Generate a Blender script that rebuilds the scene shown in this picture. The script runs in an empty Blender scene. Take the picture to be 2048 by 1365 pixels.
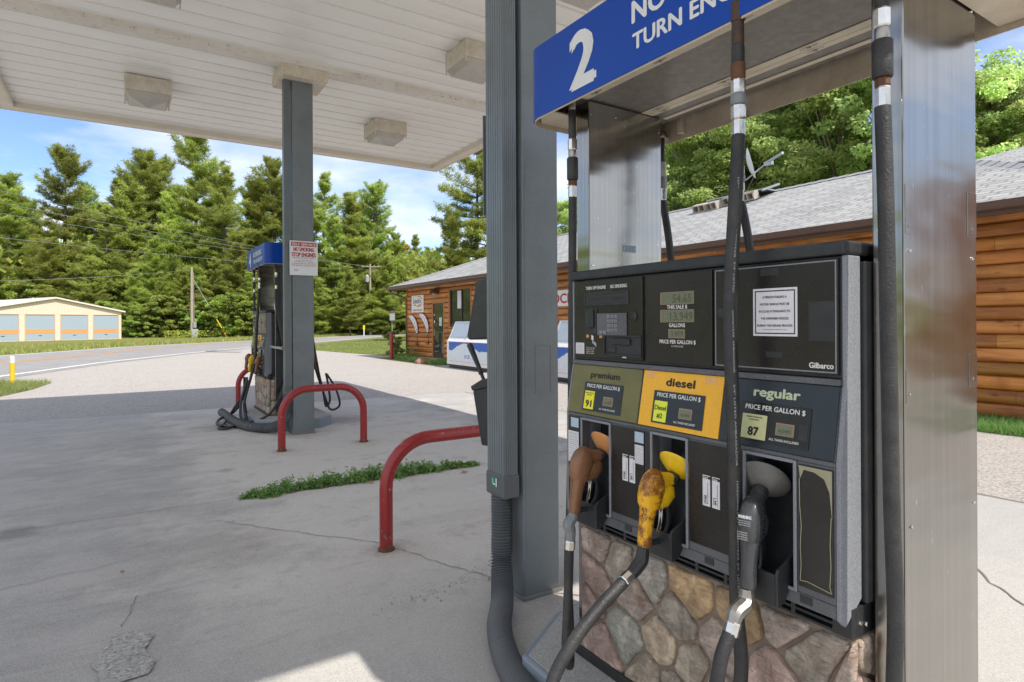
import bpy, bmesh, math, random
import numpy as np
from mathutils import Vector, Matrix
R=math.radians
sc=bpy.context.scene
# ------------------------------------------------------------------ camera
f=1200.; yaw=math.atan(774/f); roll=R(0.3)
cd=bpy.data.cameras.new('camera'); cam=bpy.data.objects.new('camera',cd); sc.collection.objects.link(cam)
F=Vector((math.sin(yaw),math.cos(yaw),0)); Rt=Vector((math.cos(yaw),-math.sin(yaw),0)); Up=Vector((0,0,1))
xr=math.cos(roll)*Rt-math.sin(roll)*Up; yr=math.sin(roll)*Rt+math.cos(roll)*Up
cam.matrix_world=Matrix(((xr.x,yr.x,-F.x,0),(xr.y,yr.y,-F.y,0),(xr.z,yr.z,-F.z,1.45),(0,0,0,1)))
cd.sensor_width=36; cd.lens=f/2048*36; cd.shift_y=-36.5/2048; cd.clip_start=.05; cd.clip_end=2500
sc.camera=cam
# ------------------------------------------------------------------ sky, sun, exposure
SUN=Vector((.225,-.67,1)).normalized()
w=bpy.data.worlds.new('World'); sc.world=w; w.use_nodes=True
nt=w.node_tree; N=nt.nodes; Lk=nt.links
bg=N['Background']; bg.inputs[1].default_value=.125
sky=N.new('ShaderNodeTexSky'); sky.sky_type='NISHITA'; sky.sun_disc=False
sky.sun_elevation=math.asin(SUN.z); sky.sun_rotation=math.atan2(SUN.x,SUN.y); sky.air_density=.78; sky.dust_density=.5; sky.ozone_density=3.5
tc=N.new('ShaderNodeTexCoord'); sx=N.new('ShaderNodeSeparateXYZ'); Lk.new(tc.outputs['Generated'],sx.inputs[0])
def M_(op,a,b=None,c=None):
    n=N.new('ShaderNodeMath'); n.operation=op
    for i,v in enumerate((a,b,c)):
        if v is None: continue
        if isinstance(v,(int,float)): n.inputs[i].default_value=v
        else: Lk.new(v,n.inputs[i])
    return n.outputs[0]
zz=M_('ADD',M_('MAXIMUM',sx.outputs[2],0.0),.12)
cx_=M_('DIVIDE',sx.outputs[0],zz); cy_=M_('DIVIDE',sx.outputs[1],zz)
cmb=N.new('ShaderNodeCombineXYZ'); Lk.new(cx_,cmb.inputs[0]); Lk.new(cy_,cmb.inputs[1]); cmb.inputs[2].default_value=3.7
nz=N.new('ShaderNodeTexNoise'); nz.inputs['Scale'].default_value=1.15; nz.inputs['Detail'].default_value=7; nz.inputs['Roughness'].default_value=.55
Lk.new(cmb.outputs[0],nz.inputs['Vector'])
cr=N.new('ShaderNodeValToRGB'); cr.color_ramp.elements[0].position=.42; cr.color_ramp.elements[1].position=.70
dotf=M_('ADD',M_('MULTIPLY',sx.outputs[0],math.sin(yaw)),M_('MULTIPLY',sx.outputs[1],math.cos(yaw)))
bias=M_('MULTIPLY',M_('MAXIMUM',M_('SUBTRACT',.45,dotf),0.0),.20)  # extra unseen clouds above and behind the camera, added to brighten the shade
Lk.new(M_('ADD',nz.outputs[0],bias),cr.inputs[0])
mx=N.new('ShaderNodeMix'); mx.data_type='RGBA'
Lk.new(M_('MULTIPLY',cr.outputs[0],.8),mx.inputs[0]); Lk.new(sky.outputs[0],mx.inputs[6]); mx.inputs[7].default_value=(5.6,5.6,5.7,1)
Lk.new(mx.outputs[2],bg.inputs[0])
sd=bpy.data.lights.new('sun','SUN'); sd.energy=2.9; sd.angle=R(.6); sd.color=(1,.94,.84)
so=bpy.data.objects.new('sun',sd); sc.collection.objects.link(so); so.rotation_euler=SUN.to_track_quat('Z','Y').to_euler(); so.location=(0,0,40)
sc.view_settings.view_transform='Standard'; sc.view_settings.look='None'; sc.view_settings.gamma=1; sc.view_settings.exposure=.9
sc.cycles.max_bounces=8; sc.cycles.diffuse_bounces=5; sc.cycles.glossy_bounces=4; sc.cycles.transparent_max_bounces=8
sc.cycles.sample_clamp_indirect=6
# ------------------------------------------------------------------ helpers
ORG={}
def link(o): sc.collection.objects.link(o); return o
def thing(name,label,cat,loc=(0,0,0),group=None):
    o=bpy.data.objects.new(name,None); link(o); o.location=loc; o.empty_display_size=.1
    o['label']=label; o['category']=cat
    if group:o['group']=group
    ORG[o.name]=Vector(loc); return o
def tag(o,label=None,cat=None,group=None,kind=None):
    if label:o['label']=label
    if cat:o['category']=cat
    if group:o['group']=group
    if kind:o['kind']=kind
    return o
def copy_tree(o,parent=None):
    c=o.copy(); link(c)
    if parent is not None: c.parent=parent
    for ch in list(o.children): copy_tree(ch,c)
    return c
_txt={}
def glyphs(s,bold=0.):
    k=(s,bold)
    if k in _txt: return _txt[k]
    cu=bpy.data.curves.new('t','FONT'); cu.body=s; cu.size=1; cu.offset=bold; cu.resolution_u=3
    ob=bpy.data.objects.new('t',cu); link(ob)
    dg=bpy.context.evaluated_depsgraph_get(); me=bpy.data.meshes.new_from_object(ob.evaluated_get(dg))
    V=[tuple(v.co) for v in me.vertices]; P=[tuple(p.vertices) for p in me.polygons]
    bpy.data.objects.remove(ob); bpy.data.curves.remove(cu); bpy.data.meshes.remove(me)
    _txt[k]=(V,P); return V,P
class MB:
    def __init__(s): s.v=[]; s.f=[]; s.m=[]; s.c=None; s.mi=0
    def add(s,V,P):
        if not hasattr(s,'st'): s.st=[]
        s.st.append((len(s.v),len(s.f)))
        n=len(s.v); s.v+= [tuple(v) for v in V]; s.f+=[tuple(i+n for i in p) for p in P]; s.m+=[s.mi]*len(P); return s
    def box(s,x0,x1,y0,y1,z0,z1):
        V=[(x,y,z) for z in (z0,z1) for y in (y0,y1) for x in (x0,x1)]
        return s.add(V,[(0,2,3,1),(4,5,7,6),(0,1,5,4),(1,3,7,5),(3,2,6,7),(2,0,4,6)])
    def obox(s,o,u,v,n,a,b,c):   # origin corner, unit axes, sizes
        o,u,v,n=map(Vector,(o,u,v,n)); V=[o+u*(a*i)+v*(b*j)+n*(c*k) for k in (0,1) for j in (0,1) for i in (0,1)]
        return s.add(V,[(0,2,3,1),(4,5,7,6),(0,1,5,4),(1,3,7,5),(3,2,6,7),(2,0,4,6)])
    def prism(s,pts,fn,d0,d1):   # pts 2-D polygon, fn(a,b,d)->xyz
        n=len(pts); V=[fn(a,b,d0) for a,b in pts]+[fn(a,b,d1) for a,b in pts]
        P=[tuple(range(n))[::-1],tuple(range(n,2*n))]+[(i,(i+1)%n,n+(i+1)%n,n+i) for i in range(n)]
        return s.add(V,P)
    def quad(s,a,b,c,d): return s.add([a,b,c,d],[(0,1,2,3)])
    def tube(s,pts,r,seg=12,res=8,cap=True,smooth=True,rf=None):
        P=[Vector(p) for p in pts]
        if smooth and len(P)>2:
            Q=[]; 
            for i in range(len(P)-1):
                p0=P[i-1] if i else P[0]*2-P[1]; p1=P[i]; p2=P[i+1]; p3=P[i+2] if i+2<len(P) else P[-1]*2-P[-2]
                for k in range(res):
                    t=k/res; Q.append(.5*((2*p1)+(p2-p0)*t+(2*p0-5*p1+4*p2-p3)*t*t+(3*p1-p0-3*p2+p3)*t**3))
            Q.append(P[-1]); P=Q
        n=len(P); rr=r if isinstance(r,(list,tuple)) else None
        up=None; V=[]; d=0.
        for i,p in enumerate(P):
            t=(P[min(i+1,n-1)]-P[max(i-1,0)]).normalized()
            if up is None:
                up=Vector((0,0,1)) if abs(t.z)<.9 else Vector((1,0,0))
            up=(up-t*up.dot(t)).normalized(); sd_=t.cross(up)
            if i: d+=(P[i]-P[i-1]).length
            if rr: 
                q=i/(n-1)*(len(rr)-1); k=min(int(q),len(rr)-2); rad=rr[k]*(1-(q-k))+rr[k+1]*(q-k)
            else: rad=r
            if rf: rad=rf(d,rad)
            for k in range(seg):
                a=2*math.pi*k/seg; V.append(p+up*(math.cos(a)*rad)+sd_*(math.sin(a)*rad))
        Fc=[(i*seg+k,i*seg+(k+1)%seg,(i+1)*seg+(k+1)%seg,(i+1)*seg+k) for i in range(n-1) for k in range(seg)]
        if cap: Fc+=[tuple(range(seg))[::-1],tuple((n-1)*seg+k for k in range(seg))]
        return s.add(V,Fc)
    def lathe(s,prof,c,ax=(0,0,1),seg=20):   # prof [(r,h)]
        ax=Vector(ax).normalized(); u=ax.orthogonal().normalized(); v=ax.cross(u); c=Vector(c); V=[]
        for r,h in prof:
            for k in range(seg):
                a=2*math.pi*k/seg; V.append(c+ax*h+(u*math.cos(a)+v*math.sin(a))*r)
        n=len(prof)
        Fc=[(i*seg+k,i*seg+(k+1)%seg,(i+1)*seg+(k+1)%seg,(i+1)*seg+k) for i in range(n-1) for k in range(seg)]
        Fc+=[tuple(range(seg))[::-1],tuple((n-1)*seg+k for k in range(seg))]
        return s.add(V,Fc)
    def loft(s,path,rad,seg=14,side=(0,1,0)):  # path pts, rad list (side radius, other radius)
        P=[Vector(p) for p in path]; sd_=Vector(side).normalized(); V=[]; n=len(P)
        for i,p in enumerate(P):
            t=(P[min(i+1,n-1)]-P[max(i-1,0)]).normalized(); o=t.cross(sd_).normalized()
            a,b=rad[i]
            for k in range(seg):
                q=2*math.pi*k/seg; ca,sa=math.cos(q),math.sin(q)
                ca=math.copysign(abs(ca)**.8,ca); sa=math.copysign(abs(sa)**.8,sa)
                V.append(p+sd_*(ca*a)+o*(sa*b))
        Fc=[(i*seg+k,i*seg+(k+1)%seg,(i+1)*seg+(k+1)%seg,(i+1)*seg+k) for i in range(n-1) for k in range(seg)]
        Fc+=[tuple(range(seg))[::-1],tuple((n-1)*seg+k for k in range(seg))]
        return s.add(V,Fc)
    def text(s,st,O,U,V,h,bold=.0,al='l',w=None):   # cap height h; w: fit width
        gv,gp=glyphs(st,0.)
        if not gv: return s
        x0=min(a[0] for a in gv); x1=max(a[0] for a in gv); sy=h/.73; e=0 if bold<=0 else (.028 if bold<.016 else .045 if bold<.03 else .062)*h
        sx_=sy if w is None else (w-2*e)/(x1-x0)
        off={'l':0,'c':-(x1-x0)/2,'r':-(x1-x0)}[al]; O,U,V=map(Vector,(O,U,V)); N_=U.cross(V).normalized(); dz=.00006 if h<.1 else .0002
        for k,(dx,dy) in enumerate([(0,0)] if e==0 else [(0,0),(e,0),(-e,0),(0,e*.7),(0,-e*.7)]):
            s.add([O+U*((a[0]-x0+off)*sx_+dx)+V*(a[1]*sy+dy)+N_*(dz*k) for a in gv],gp)
        return s
    def each(s,name,mat,parent,**k):
        o=None; st=s.st+[(len(s.v),len(s.f))]
        for (v0,f0),(v1,f1) in zip(st[:-1],st[1:]):
            b=MB(); b.add(s.v[v0:v1],[tuple(i-v0 for i in p) for p in s.f[f0:f1]]); o=b.build(name,mat,parent,**k)
        return o
    def build(s,name,mat,parent=None,bevel=0,smooth=False,ang=35,loc=None,seg=2):
        me=bpy.data.meshes.new(name)
        if parent is not None: o0=ORG[parent.name]
        elif loc is not None: o0=Vector(loc)
        else:
            a=np.array(s.v); lo,hi=a.min(0),a.max(0); o0=Vector(((lo[0]+hi[0])/2,(lo[1]+hi[1])/2,lo[2]))
        me.from_pydata([(x-o0.x,y-o0.y,z-o0.z) for x,y,z in s.v],[],s.f)
        mats=mat if isinstance(mat,(list,tuple)) else [mat]
        for m in mats: me.materials.append(m)
        if len(mats)>1: me.polygons.foreach_set('material_index',s.m)
        if s.c is not None:
            ca=me.color_attributes.new('tone','FLOAT_COLOR','CORNER'); arr=[]
            for i,p in enumerate(s.f): arr+=list(s.c[i])*len(p)
            ca.data.foreach_set('color',arr)
        me.validate(); me.update()
        bm=bmesh.new(); bm.from_mesh(me); bmesh.ops.recalc_face_normals(bm,faces=bm.faces) if not getattr(s,'norecalc',False) else None; bm.to_mesh(me); bm.free()
        if smooth: me.shade_smooth(); me.set_sharp_from_angle(angle=R(ang))
        o=bpy.data.objects.new(name,me); link(o)
        if parent is not None: o.parent=parent; ORG[o.name]=o0
        else: o.location=o0; ORG[o.name]=o0
        if bevel:
            b=o.modifiers.new('bevel','BEVEL'); b.width=bevel; b.segments=seg; b.limit_method='ANGLE'; b.angle_limit=R(40)
        return o
# ------------------------------------------------------------------ materials
class G:
    def __init__(s,name):
        s.m=bpy.data.materials.new(name); s.m.use_nodes=True; s.t=s.m.node_tree; s.n=s.t.nodes; s.l=s.t.links
        s.b=s.n['Principled BSDF']; s.tc=s.n.new('ShaderNodeTexCoord')
    def put(s,sock,v):
        if isinstance(v,(int,float)): sock.default_value=v
        elif isinstance(v,(tuple,list)): sock.default_value=tuple(v)+((1,) if len(v)==3 and sock.type=='RGBA' else ())
        else: s.l.new(v,sock)
    def mapn(s,sc_=(1,1,1),src='Object',rot=(0,0,0)):
        m=s.n.new('ShaderNodeMapping'); m.inputs['Scale'].default_value=sc_; m.inputs['Rotation'].default_value=rot
        s.l.new(s.tc.outputs[src],m.inputs[0]); return m.outputs[0]
    def geo(s): 
        g=s.n.new('ShaderNodeNewGeometry'); return g
    def noise(s,scale,detail=4,rough=.55,vec=None,dist=0):
        n=s.n.new('ShaderNodeTexNoise'); n.inputs['Scale'].default_value=scale; n.inputs['Detail'].default_value=detail; n.inputs['Roughness'].default_value=rough; n.inputs['Distortion'].default_value=dist
        s.l.new(vec if vec is not None else s.tc.outputs['Object'],n.inputs['Vector']); return n.outputs[0]
    def vor(s,scale,feat='F1',vec=None,out=0,rnd=1):
        n=s.n.new('ShaderNodeTexVoronoi'); n.feature=feat; n.inputs['Scale'].default_value=scale; n.inputs['Randomness'].default_value=rnd
        s.l.new(vec if vec is not None else s.tc.outputs['Object'],n.inputs['Vector']); return n.outputs[out]
    def ramp(s,fac,*st):
        n=s.n.new('ShaderNodeValToRGB'); e=n.color_ramp.elements
        while len(e)<len(st): e.new(.5)
        for i,(p,c) in enumerate(st):
            e[i].position=p; e[i].color=(c,c,c,1) if isinstance(c,(int,float)) else tuple(c)+(1,)
        s.l.new(fac,n.inputs[0]); return n.outputs[0]
    def mix(s,fac,a,b,mode='MIX'):
        n=s.n.new('ShaderNodeMix'); n.data_type='RGBA'; n.blend_type=mode
        s.put(n.inputs[0],fac); s.put(n.inputs[6],a); s.put(n.inputs[7],b); return n.outputs[2]
    def math(s,op,a,b=0.,c=0.):
        n=s.n.new('ShaderNodeMath'); n.operation=op; s.put(n.inputs[0],a); s.put(n.inputs[1],b); s.put(n.inputs[2],c); return n.outputs[0]
    def bump(s,h,str_=.3,dist=.01,nrm=None):
        n=s.n.new('ShaderNodeBump'); n.inputs['Strength'].default_value=str_; n.inputs['Distance'].default_value=dist; s.l.new(h,n.inputs['Height'])
        if nrm is not None: s.l.new(nrm,n.inputs['Normal'])
        return n.outputs[0]
    def out(s,col=None,rough=.6,metal=0,bump=None,spec=.5,**k):
        if col is not None: s.put(s.b.inputs['Base Color'],col)
        s.put(s.b.inputs['Roughness'],rough); s.put(s.b.inputs['Metallic'],metal); s.put(s.b.inputs['Specular IOR Level'],spec)
        if bump is not None: s.l.new(bump,s.b.inputs['Normal'])
        for kk,v in k.items(): s.put(s.b.inputs[kk.replace('_',' ')],v)
        return s.m
def mat(name,col,rough=.55,metal=0,dirt=.25,dc=None,ds=6,bump=.15,bs=60,bd=.002,spec=.5,**k):
    g=G(name); n=g.noise(ds,6,.65); dc=dc or tuple(c*.55 for c in col)
    c=g.mix(g.math('MULTIPLY',g.ramp(n,(.42,0.),(.72,1.)),dirt),col,dc)
    c=g.mix(.18,c,g.ramp(g.noise(bs*1.7,3),(.3,tuple(x*.7 for x in col)),(.7,tuple(min(1,x*1.25) for x in col))))
    r=g.math('MULTIPLY_ADD',g.noise(ds*2.3,5),.25,rough-.12)
    b=g.bump(g.noise(bs,4),bump,bd)
    return g.out(c,r,metal,b,spec,**k)
def flat(name,col,rough=.6,metal=0,spec=.4): return mat(name,col,rough,metal,dirt=.12,bump=.05,spec=spec)
def tone(name,rough=.85,bs=30,bump=.5,bd=.01,var=.75,metal=0):
    g=G(name); a=g.n.new('ShaderNodeVertexColor'); a.layer_name='tone'
    c=g.mix(var,a.outputs[0],g.ramp(g.noise(bs*.5,7,.7,dist=.6),(.3,.25),(.5,.9),(.72,1.9)),'MULTIPLY')
    c=g.mix(g.ramp(g.noise(9,6,.7),(.5,0.),(.68,.55)),c,(.30,.17,.11))
    vn=g.noise(1.,6,.7,g.mapn((30,14,60),rot=(.6,0,0)),dist=1.5); c=g.mix(g.ramp(vn,(.55,0.),(.64,.45)),c,(.16,.14,.12)); c=g.mix(g.ramp(vn,(.30,.4),(.42,0.)),c,(.62,.56,.48))
    h=g.math('ADD',g.noise(bs,8,.7,dist=.5),g.math('MULTIPLY',g.noise(bs*.3,4,.6,dist=1.2),1.5)); h=g.math('ADD',h,g.math('MULTIPLY',vn,.9))
    return g.out(c,rough,metal,g.bump(h,bump,bd))
M={}
M['black_plastic']=mat('black_plastic',(.019,.021,.024),.42,dirt=.5,dc=(.06,.058,.055),ds=14,bump=.2,bs=90)
M['rubber']=mat('rubber',(.022,.022,.024),.48,dirt=.7,dc=(.065,.062,.058),ds=14,bump=.8,bs=170,bd=.003)
M['corr']=mat('corrugated_grey',(.10,.11,.12),.45,dirt=.4,dc=(.14,.13,.12),bump=.1)
M['panel']=mat('panel_film',(.019,.0165,.015),.27,dirt=.6,dc=(.042,.039,.036),ds=3.2,bump=.04,bs=160,spec=.4)
def m_bezel():
    g=G('speckled_bezel'); c=g.ramp(g.noise(420,3,.8),(.38,(.045,.047,.052)),(.6,(.17,.175,.19)))
    c=g.mix(g.ramp(g.noise(7,5),(.45,0.),(.7,.6)),c,(.06,.062,.066)); return g.out(c,.6,0,g.bump(g.noise(300,3),.25,.001))
M['bezel']=m_bezel()
def m_bezl():
    g=G('speckled_side'); c=g.ramp(g.noise(380,3,.8),(.35,(.13,.14,.16)),(.65,(.30,.31,.34)))
    return g.out(c,.6,0,g.bump(g.noise(300,3),.25,.001))
M['bezel_side']=m_bezl()
M['navy']=mat('navy_panel',(.017,.026,.036),.4,dirt=.4,dc=(.04,.045,.05),ds=10,bump=.15)
M['olive']=mat('olive_panel',(.165,.150,.052),.42,dirt=.7,dc=(.075,.078,.035),ds=7,bump=.15)
M['yellow']=mat('yellow_panel',(.86,.44,.025),.4,dirt=.15,dc=(.6,.3,.03),ds=9,bump=.1)
M['sticker_yellow']=flat('sticker_yellow',(.85,.75,.04))
M['sticker_green']=flat('sticker_lime',(.72,.80,.06))
M['sticker_cream']=flat('sticker_cream',(.55,.56,.30))
M['white_ink']=flat('white_ink',(.72,.72,.70))
M['hose_ink']=flat('hose_ink',(.38,.38,.37)); M['black_ink']=flat('black_ink',(.02,.02,.02))
M['dark_olive_ink']=flat('olive_ink',(.022,.026,.016))
M['pale_green_ink']=flat('pale_green_ink',(.50,.56,.38))
M['red_ink']=flat('red_ink',(.45,.02,.02))
M['paper']=mat('paper',(.70,.69,.72),.55,dirt=.2,ds=30)
M['blue_paper']=mat('pale_blue_sticker',(.42,.52,.62),.5,dirt=.3,ds=60)
M['beige_tape']=flat('masking_tape',(.75,.42,.16))
M['lcd']=mat('lcd',(.16,.17,.115),.25,dirt=.2,ds=20,bump=.02)
M['lcd_frame']=flat('lcd_frame',(.30,.20,.13))
M['lcd_ink']=flat('lcd_ink',(.075,.085,.055))
def m_steel(nm='brushed_steel',col=(.345,.335,.315),ro=.15,wave=.6):
    g=G(nm); v=g.mapn((60,60,900)); n=g.noise(1.,3,.6,v); wv=g.noise(2.2,2,.5,g.mapn((.6,.6,2.2)))
    b=g.bump(n,.10,.0006,g.bump(wv,wave,.02)); sp=g.ramp(g.noise(55,4,.7,g.mapn((1,1,.35))),(.66,0.),(.73,1.))
    vs_=g.noise(1.,4,.7,g.mapn((70,70,.4))); c=g.mix(g.ramp(vs_,(.35,0.),(.65,1.)),tuple(x*.92 for x in col),tuple(x*1.10 for x in col)); c=g.mix(g.math('MULTIPLY',sp,.6),c,(.9,.9,.9))
    r=g.math('MULTIPLY_ADD',g.noise(3,5,.7),.16,ro-.05)
    return g.out(c,r,1,b)
M['steel']=m_steel()
M['chrome']=mat('chrome',(.72,.71,.69),.16,1,dirt=.35,dc=(.4,.33,.25),ds=30,bump=.1)
M['dull_metal']=mat('dull_metal',(.42,.41,.39),.38,1,dirt=.6,dc=(.28,.2,.13),ds=25,bump=.4)
M['rust_metal']=mat('rusty_fitting',(.16,.075,.035),.7,.4,dirt=.8,dc=(.05,.035,.03),ds=30,bump=.6)
M['dark_rust']=mat('dark_rust',(.055,.036,.028),.6,.2,dirt=.7,dc=(.13,.065,.03),ds=30,bump=.5)
M['swivel_grey']=mat('cast_grey',(.22,.235,.245),.45,.2,dirt=.3,bump=.3,bs=120)
M['copper']=mat('brown_cover',(.25,.12,.06),.33,.1,dirt=.8,dc=(.09,.045,.03),ds=9,bump=.7,bs=22,bd=.006)
M['orange_guard']=mat('orange_guard',(.62,.27,.09),.4,dirt=.4,dc=(.36,.17,.08),ds=12)
def m_ynoz():
    g=G('worn_yellow_cover'); n=g.noise(11,6,.7); fine=g.noise(170,4,.8)
    c=g.mix(g.ramp(n,(.44,0.),(.54,1.)),(.80,.42,.012),(.30,.10,.02)); c=g.mix(g.math('MULTIPLY',g.ramp(fine,(.5,0.),(.62,1.)),g.ramp(n,(.42,0.),(.5,1.))),c,(.035,.02,.015))
    return g.out(c,.34,0,g.bump(fine,.4,.002,g.bump(g.noise(24,4),.7,.006)))
M['ynoz']=m_ynoz()
M['yguard']=mat('yellow_guard',(.85,.55,.012),.3,dirt=.3,dc=(.6,.3,.02),ds=14)
M['gguard']=mat('grey_guard',(.17,.165,.155),.45,dirt=.5,dc=(.10,.09,.08),ds=12)
M['blk_noz']=mat('black_cover',(.035,.037,.042),.24,dirt=.4,dc=(.06,.06,.065),ds=14,bump=.6,bs=24,bd=.006,spec=.8)
def m_blue():
    g=G('sign_blue'); v=g.noise(2.5,5); c=g.mix(v,(.0,.045,.31),(.0,.06,.38)); c=g.mix(g.ramp(g.vor(26),(.0,.8),(.05,0.)),c,(.08,.16,.45))
    return g.out(c,.34,0,g.bump(g.noise(9,3),.06,.01),.3)
M['blue']=m_blue()
M['cream']=mat('dirty_cream_paint',(.60,.52,.41),.5,dirt=.75,dc=(.30,.22,.14),ds=5,bump=.2)
M['cream2']=mat('cream_rail',(.66,.58,.45),.45,dirt=.4,dc=(.36,.27,.18),ds=14,bump=.1)
M['dark_alu']=mat('dark_mottled_sheet',(.15,.138,.122),.35,.3,dirt=.8,dc=(.26,.235,.21),ds=26,bump=.2,bs=30)
M['grey_paint']=mat('grey_paint',(.165,.19,.205),.33,dirt=.7,dc=(.105,.118,.122),ds=3,bump=.12,bs=45,bd=.003,spec=.6)
M['rusty_grey']=mat('grey_paint_edge',(.16,.18,.19),.5,dirt=.8,dc=(.22,.12,.07),ds=8)
M['kerb_paint']=mat('kerb_grey_blue',(.20,.25,.30),.5,dirt=.5,dc=(.30,.29,.27),ds=10)
def m_red():
    g=G('red_pipe_paint'); pos=g.geo().outputs['Position']; sx=g.n.new('ShaderNodeSeparateXYZ'); g.l.new(pos,sx.inputs[0])
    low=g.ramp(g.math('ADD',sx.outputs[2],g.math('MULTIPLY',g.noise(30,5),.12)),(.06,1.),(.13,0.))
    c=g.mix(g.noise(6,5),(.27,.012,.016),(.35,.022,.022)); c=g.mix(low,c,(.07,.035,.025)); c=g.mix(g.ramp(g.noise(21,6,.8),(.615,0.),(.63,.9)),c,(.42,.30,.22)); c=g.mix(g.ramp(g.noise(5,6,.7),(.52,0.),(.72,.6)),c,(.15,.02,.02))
    return g.out(c,.32,0,g.bump(g.noise(25,4),.15,.003),.6)
M['red']=m_red()
def m_conc(name,base,dark,stain=True,agg=260,aggc=.5,bs=.35,slab=False):
    g=G(name); P=g.tc.outputs['Object']
    big=g.noise(.55,7,.6,dist=.4); mid=g.noise(2.6,8,.68); fine=g.noise(95,4,.75)
    c=g.mix(g.ramp(big,(.36,0.),(.60,1.)),base,tuple(x*.93 for x in dark))
    c=g.mix(g.ramp(mid,(.35,.45),(.6,0.)),c,tuple(x*1.12 for x in base))
    c=g.mix(g.ramp(mid,(.52,0.),(.72,.55)),c,tuple(x*.62 for x in dark))
    if slab:
        sx=g.n.new('ShaderNodeSeparateXYZ'); g.l.new(P,sx.inputs[0]); wob=g.math('MULTIPLY',g.noise(1.1,6,.65),1.6)
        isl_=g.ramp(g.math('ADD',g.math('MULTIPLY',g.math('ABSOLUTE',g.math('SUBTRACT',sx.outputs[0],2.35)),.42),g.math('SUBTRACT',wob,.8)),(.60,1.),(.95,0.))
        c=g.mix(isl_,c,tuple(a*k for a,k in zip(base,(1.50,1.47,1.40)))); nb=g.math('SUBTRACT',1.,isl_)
        sk=g.noise(1.,8,.75,g.mapn((.9,3.6,1),rot=(0,0,-.12)),dist=.9); c=g.mix(g.math('MULTIPLY',g.ramp(sk,(.46,0.),(.68,.8)),nb),c,(.22,.215,.215)); dk=g.noise(3.4,7,.72); c=g.mix(g.ramp(dk,(.54,0.),(.68,.5)),c,(.21,.195,.18)); c=g.mix(g.ramp(sk,(.25,.25),(.42,0.)),c,(.60,.58,.55))
        fn=g.noise(1.,4,.6,g.mapn((2.2,26,1),rot=(0,0,-.10)),dist=.5); c=g.mix(g.math('MULTIPLY',g.ramp(fn,(.56,0.),(.72,.35)),g.ramp(sk,(.42,0.),(.6,1.))),c,(.20,.17,.15))
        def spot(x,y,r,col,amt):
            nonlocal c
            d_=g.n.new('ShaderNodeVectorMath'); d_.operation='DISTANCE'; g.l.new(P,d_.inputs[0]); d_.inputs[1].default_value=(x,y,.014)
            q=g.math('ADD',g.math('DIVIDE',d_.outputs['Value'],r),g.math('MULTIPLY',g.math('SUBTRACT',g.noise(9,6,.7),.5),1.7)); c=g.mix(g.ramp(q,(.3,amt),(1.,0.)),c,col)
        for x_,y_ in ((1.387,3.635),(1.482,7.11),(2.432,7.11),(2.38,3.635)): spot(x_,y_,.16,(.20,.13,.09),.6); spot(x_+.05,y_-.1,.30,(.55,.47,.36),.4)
        spot(1.84,2.52,.30,(.22,.13,.07),.65); spot(1.96,8.0,.35,(.3,.2,.13),.5); spot(2.75,8.9,.5,(.12,.11,.10),.7); spot(1.1,9.2,.45,(.20,.15,.11),.6); spot(-.65,5.35,.22,(.08,.075,.07),.85); spot(.55,4.3,.5,(.22,.17,.13),.4); spot(1.1,3.0,.5,(.55,.52,.46),.4)
        br_=g.noise(1.,5,.6,g.mapn((1.3,5,1),rot=(0,0,-.12))); c=g.mix(g.ramp(br_,(.62,0.),(.72,.5)),c,(.24,.165,.11))
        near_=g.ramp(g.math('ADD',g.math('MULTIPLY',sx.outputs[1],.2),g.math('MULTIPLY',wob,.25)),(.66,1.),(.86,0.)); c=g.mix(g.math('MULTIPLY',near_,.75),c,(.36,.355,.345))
        oil=g.vor(.9,rnd=1); c=g.mix(g.ramp(g.math('ADD',oil,g.math('MULTIPLY',g.noise(6,5),.12)),(.09,.6),(.17,0.)),c,(.13,.12,.115))
    st=g.noise(1.3,6,.6,g.mapn((.25,1.6,1),rot=(0,0,.25)))
    c=g.mix(g.ramp(st,(.55,0.),(.72,.4)),c,tuple(x*.7 for x in base))
    ag=g.vor(agg,out=1); sep=g.n.new('ShaderNodeSeparateColor'); g.l.new(ag,sep.inputs[0])
    sp=g.ramp(g.noise(38,5,.8),(.60,0.),(.70,.5)); c=g.mix(sp,c,tuple(x*.55 for x in base))
    c=g.mix(aggc,c,g.ramp(sep.outputs[0],(.0,tuple(x*.55 for x in base)),(.35,base),(.8,tuple(x*1.1 for x in base)),(1.,tuple(min(.75,x*1.5) for x in base))))
    c=g.mix(g.ramp(fine,(.62,0.),(.72,.35)),c,tuple(x*.35 for x in base))
    pit=g.ramp(g.vor(3.2,rnd=1),(.012,.9),(.022,0.)); c=g.mix(pit,c,(.05,.045,.04))
    h=g.math('ADD',g.math('MULTIPLY',mid,.6),g.math('ADD',fine,g.math('MULTIPLY',sep.outputs[1],.35)))
    return g.out(c,.85,0,g.bump(h,bs,.006),.3)
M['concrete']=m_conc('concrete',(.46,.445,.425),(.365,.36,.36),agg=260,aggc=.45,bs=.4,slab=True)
M['rough_patch']=m_conc('rough_aggregate',(.42,.41,.39),(.28,.29,.30),agg=95,aggc=.8,bs=.8)
M['pale_conc']=m_conc('pale_concrete',(.47,.44,.39),(.42,.40,.37),agg=200,aggc=.3)
M['lot']=m_conc('gravelly_asphalt',(.40,.37,.345),(.32,.305,.29),agg=60,aggc=.85,bs=1.)
M['asphalt']=m_conc('road_asphalt',(.30,.29,.285),(.25,.245,.245),agg=60,aggc=.35,bs=.3)
M['kerbtop']=m_conc('kerb_top',(.40,.40,.39),(.34,.345,.35),agg=230,aggc=.6,bs=.4)
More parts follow.
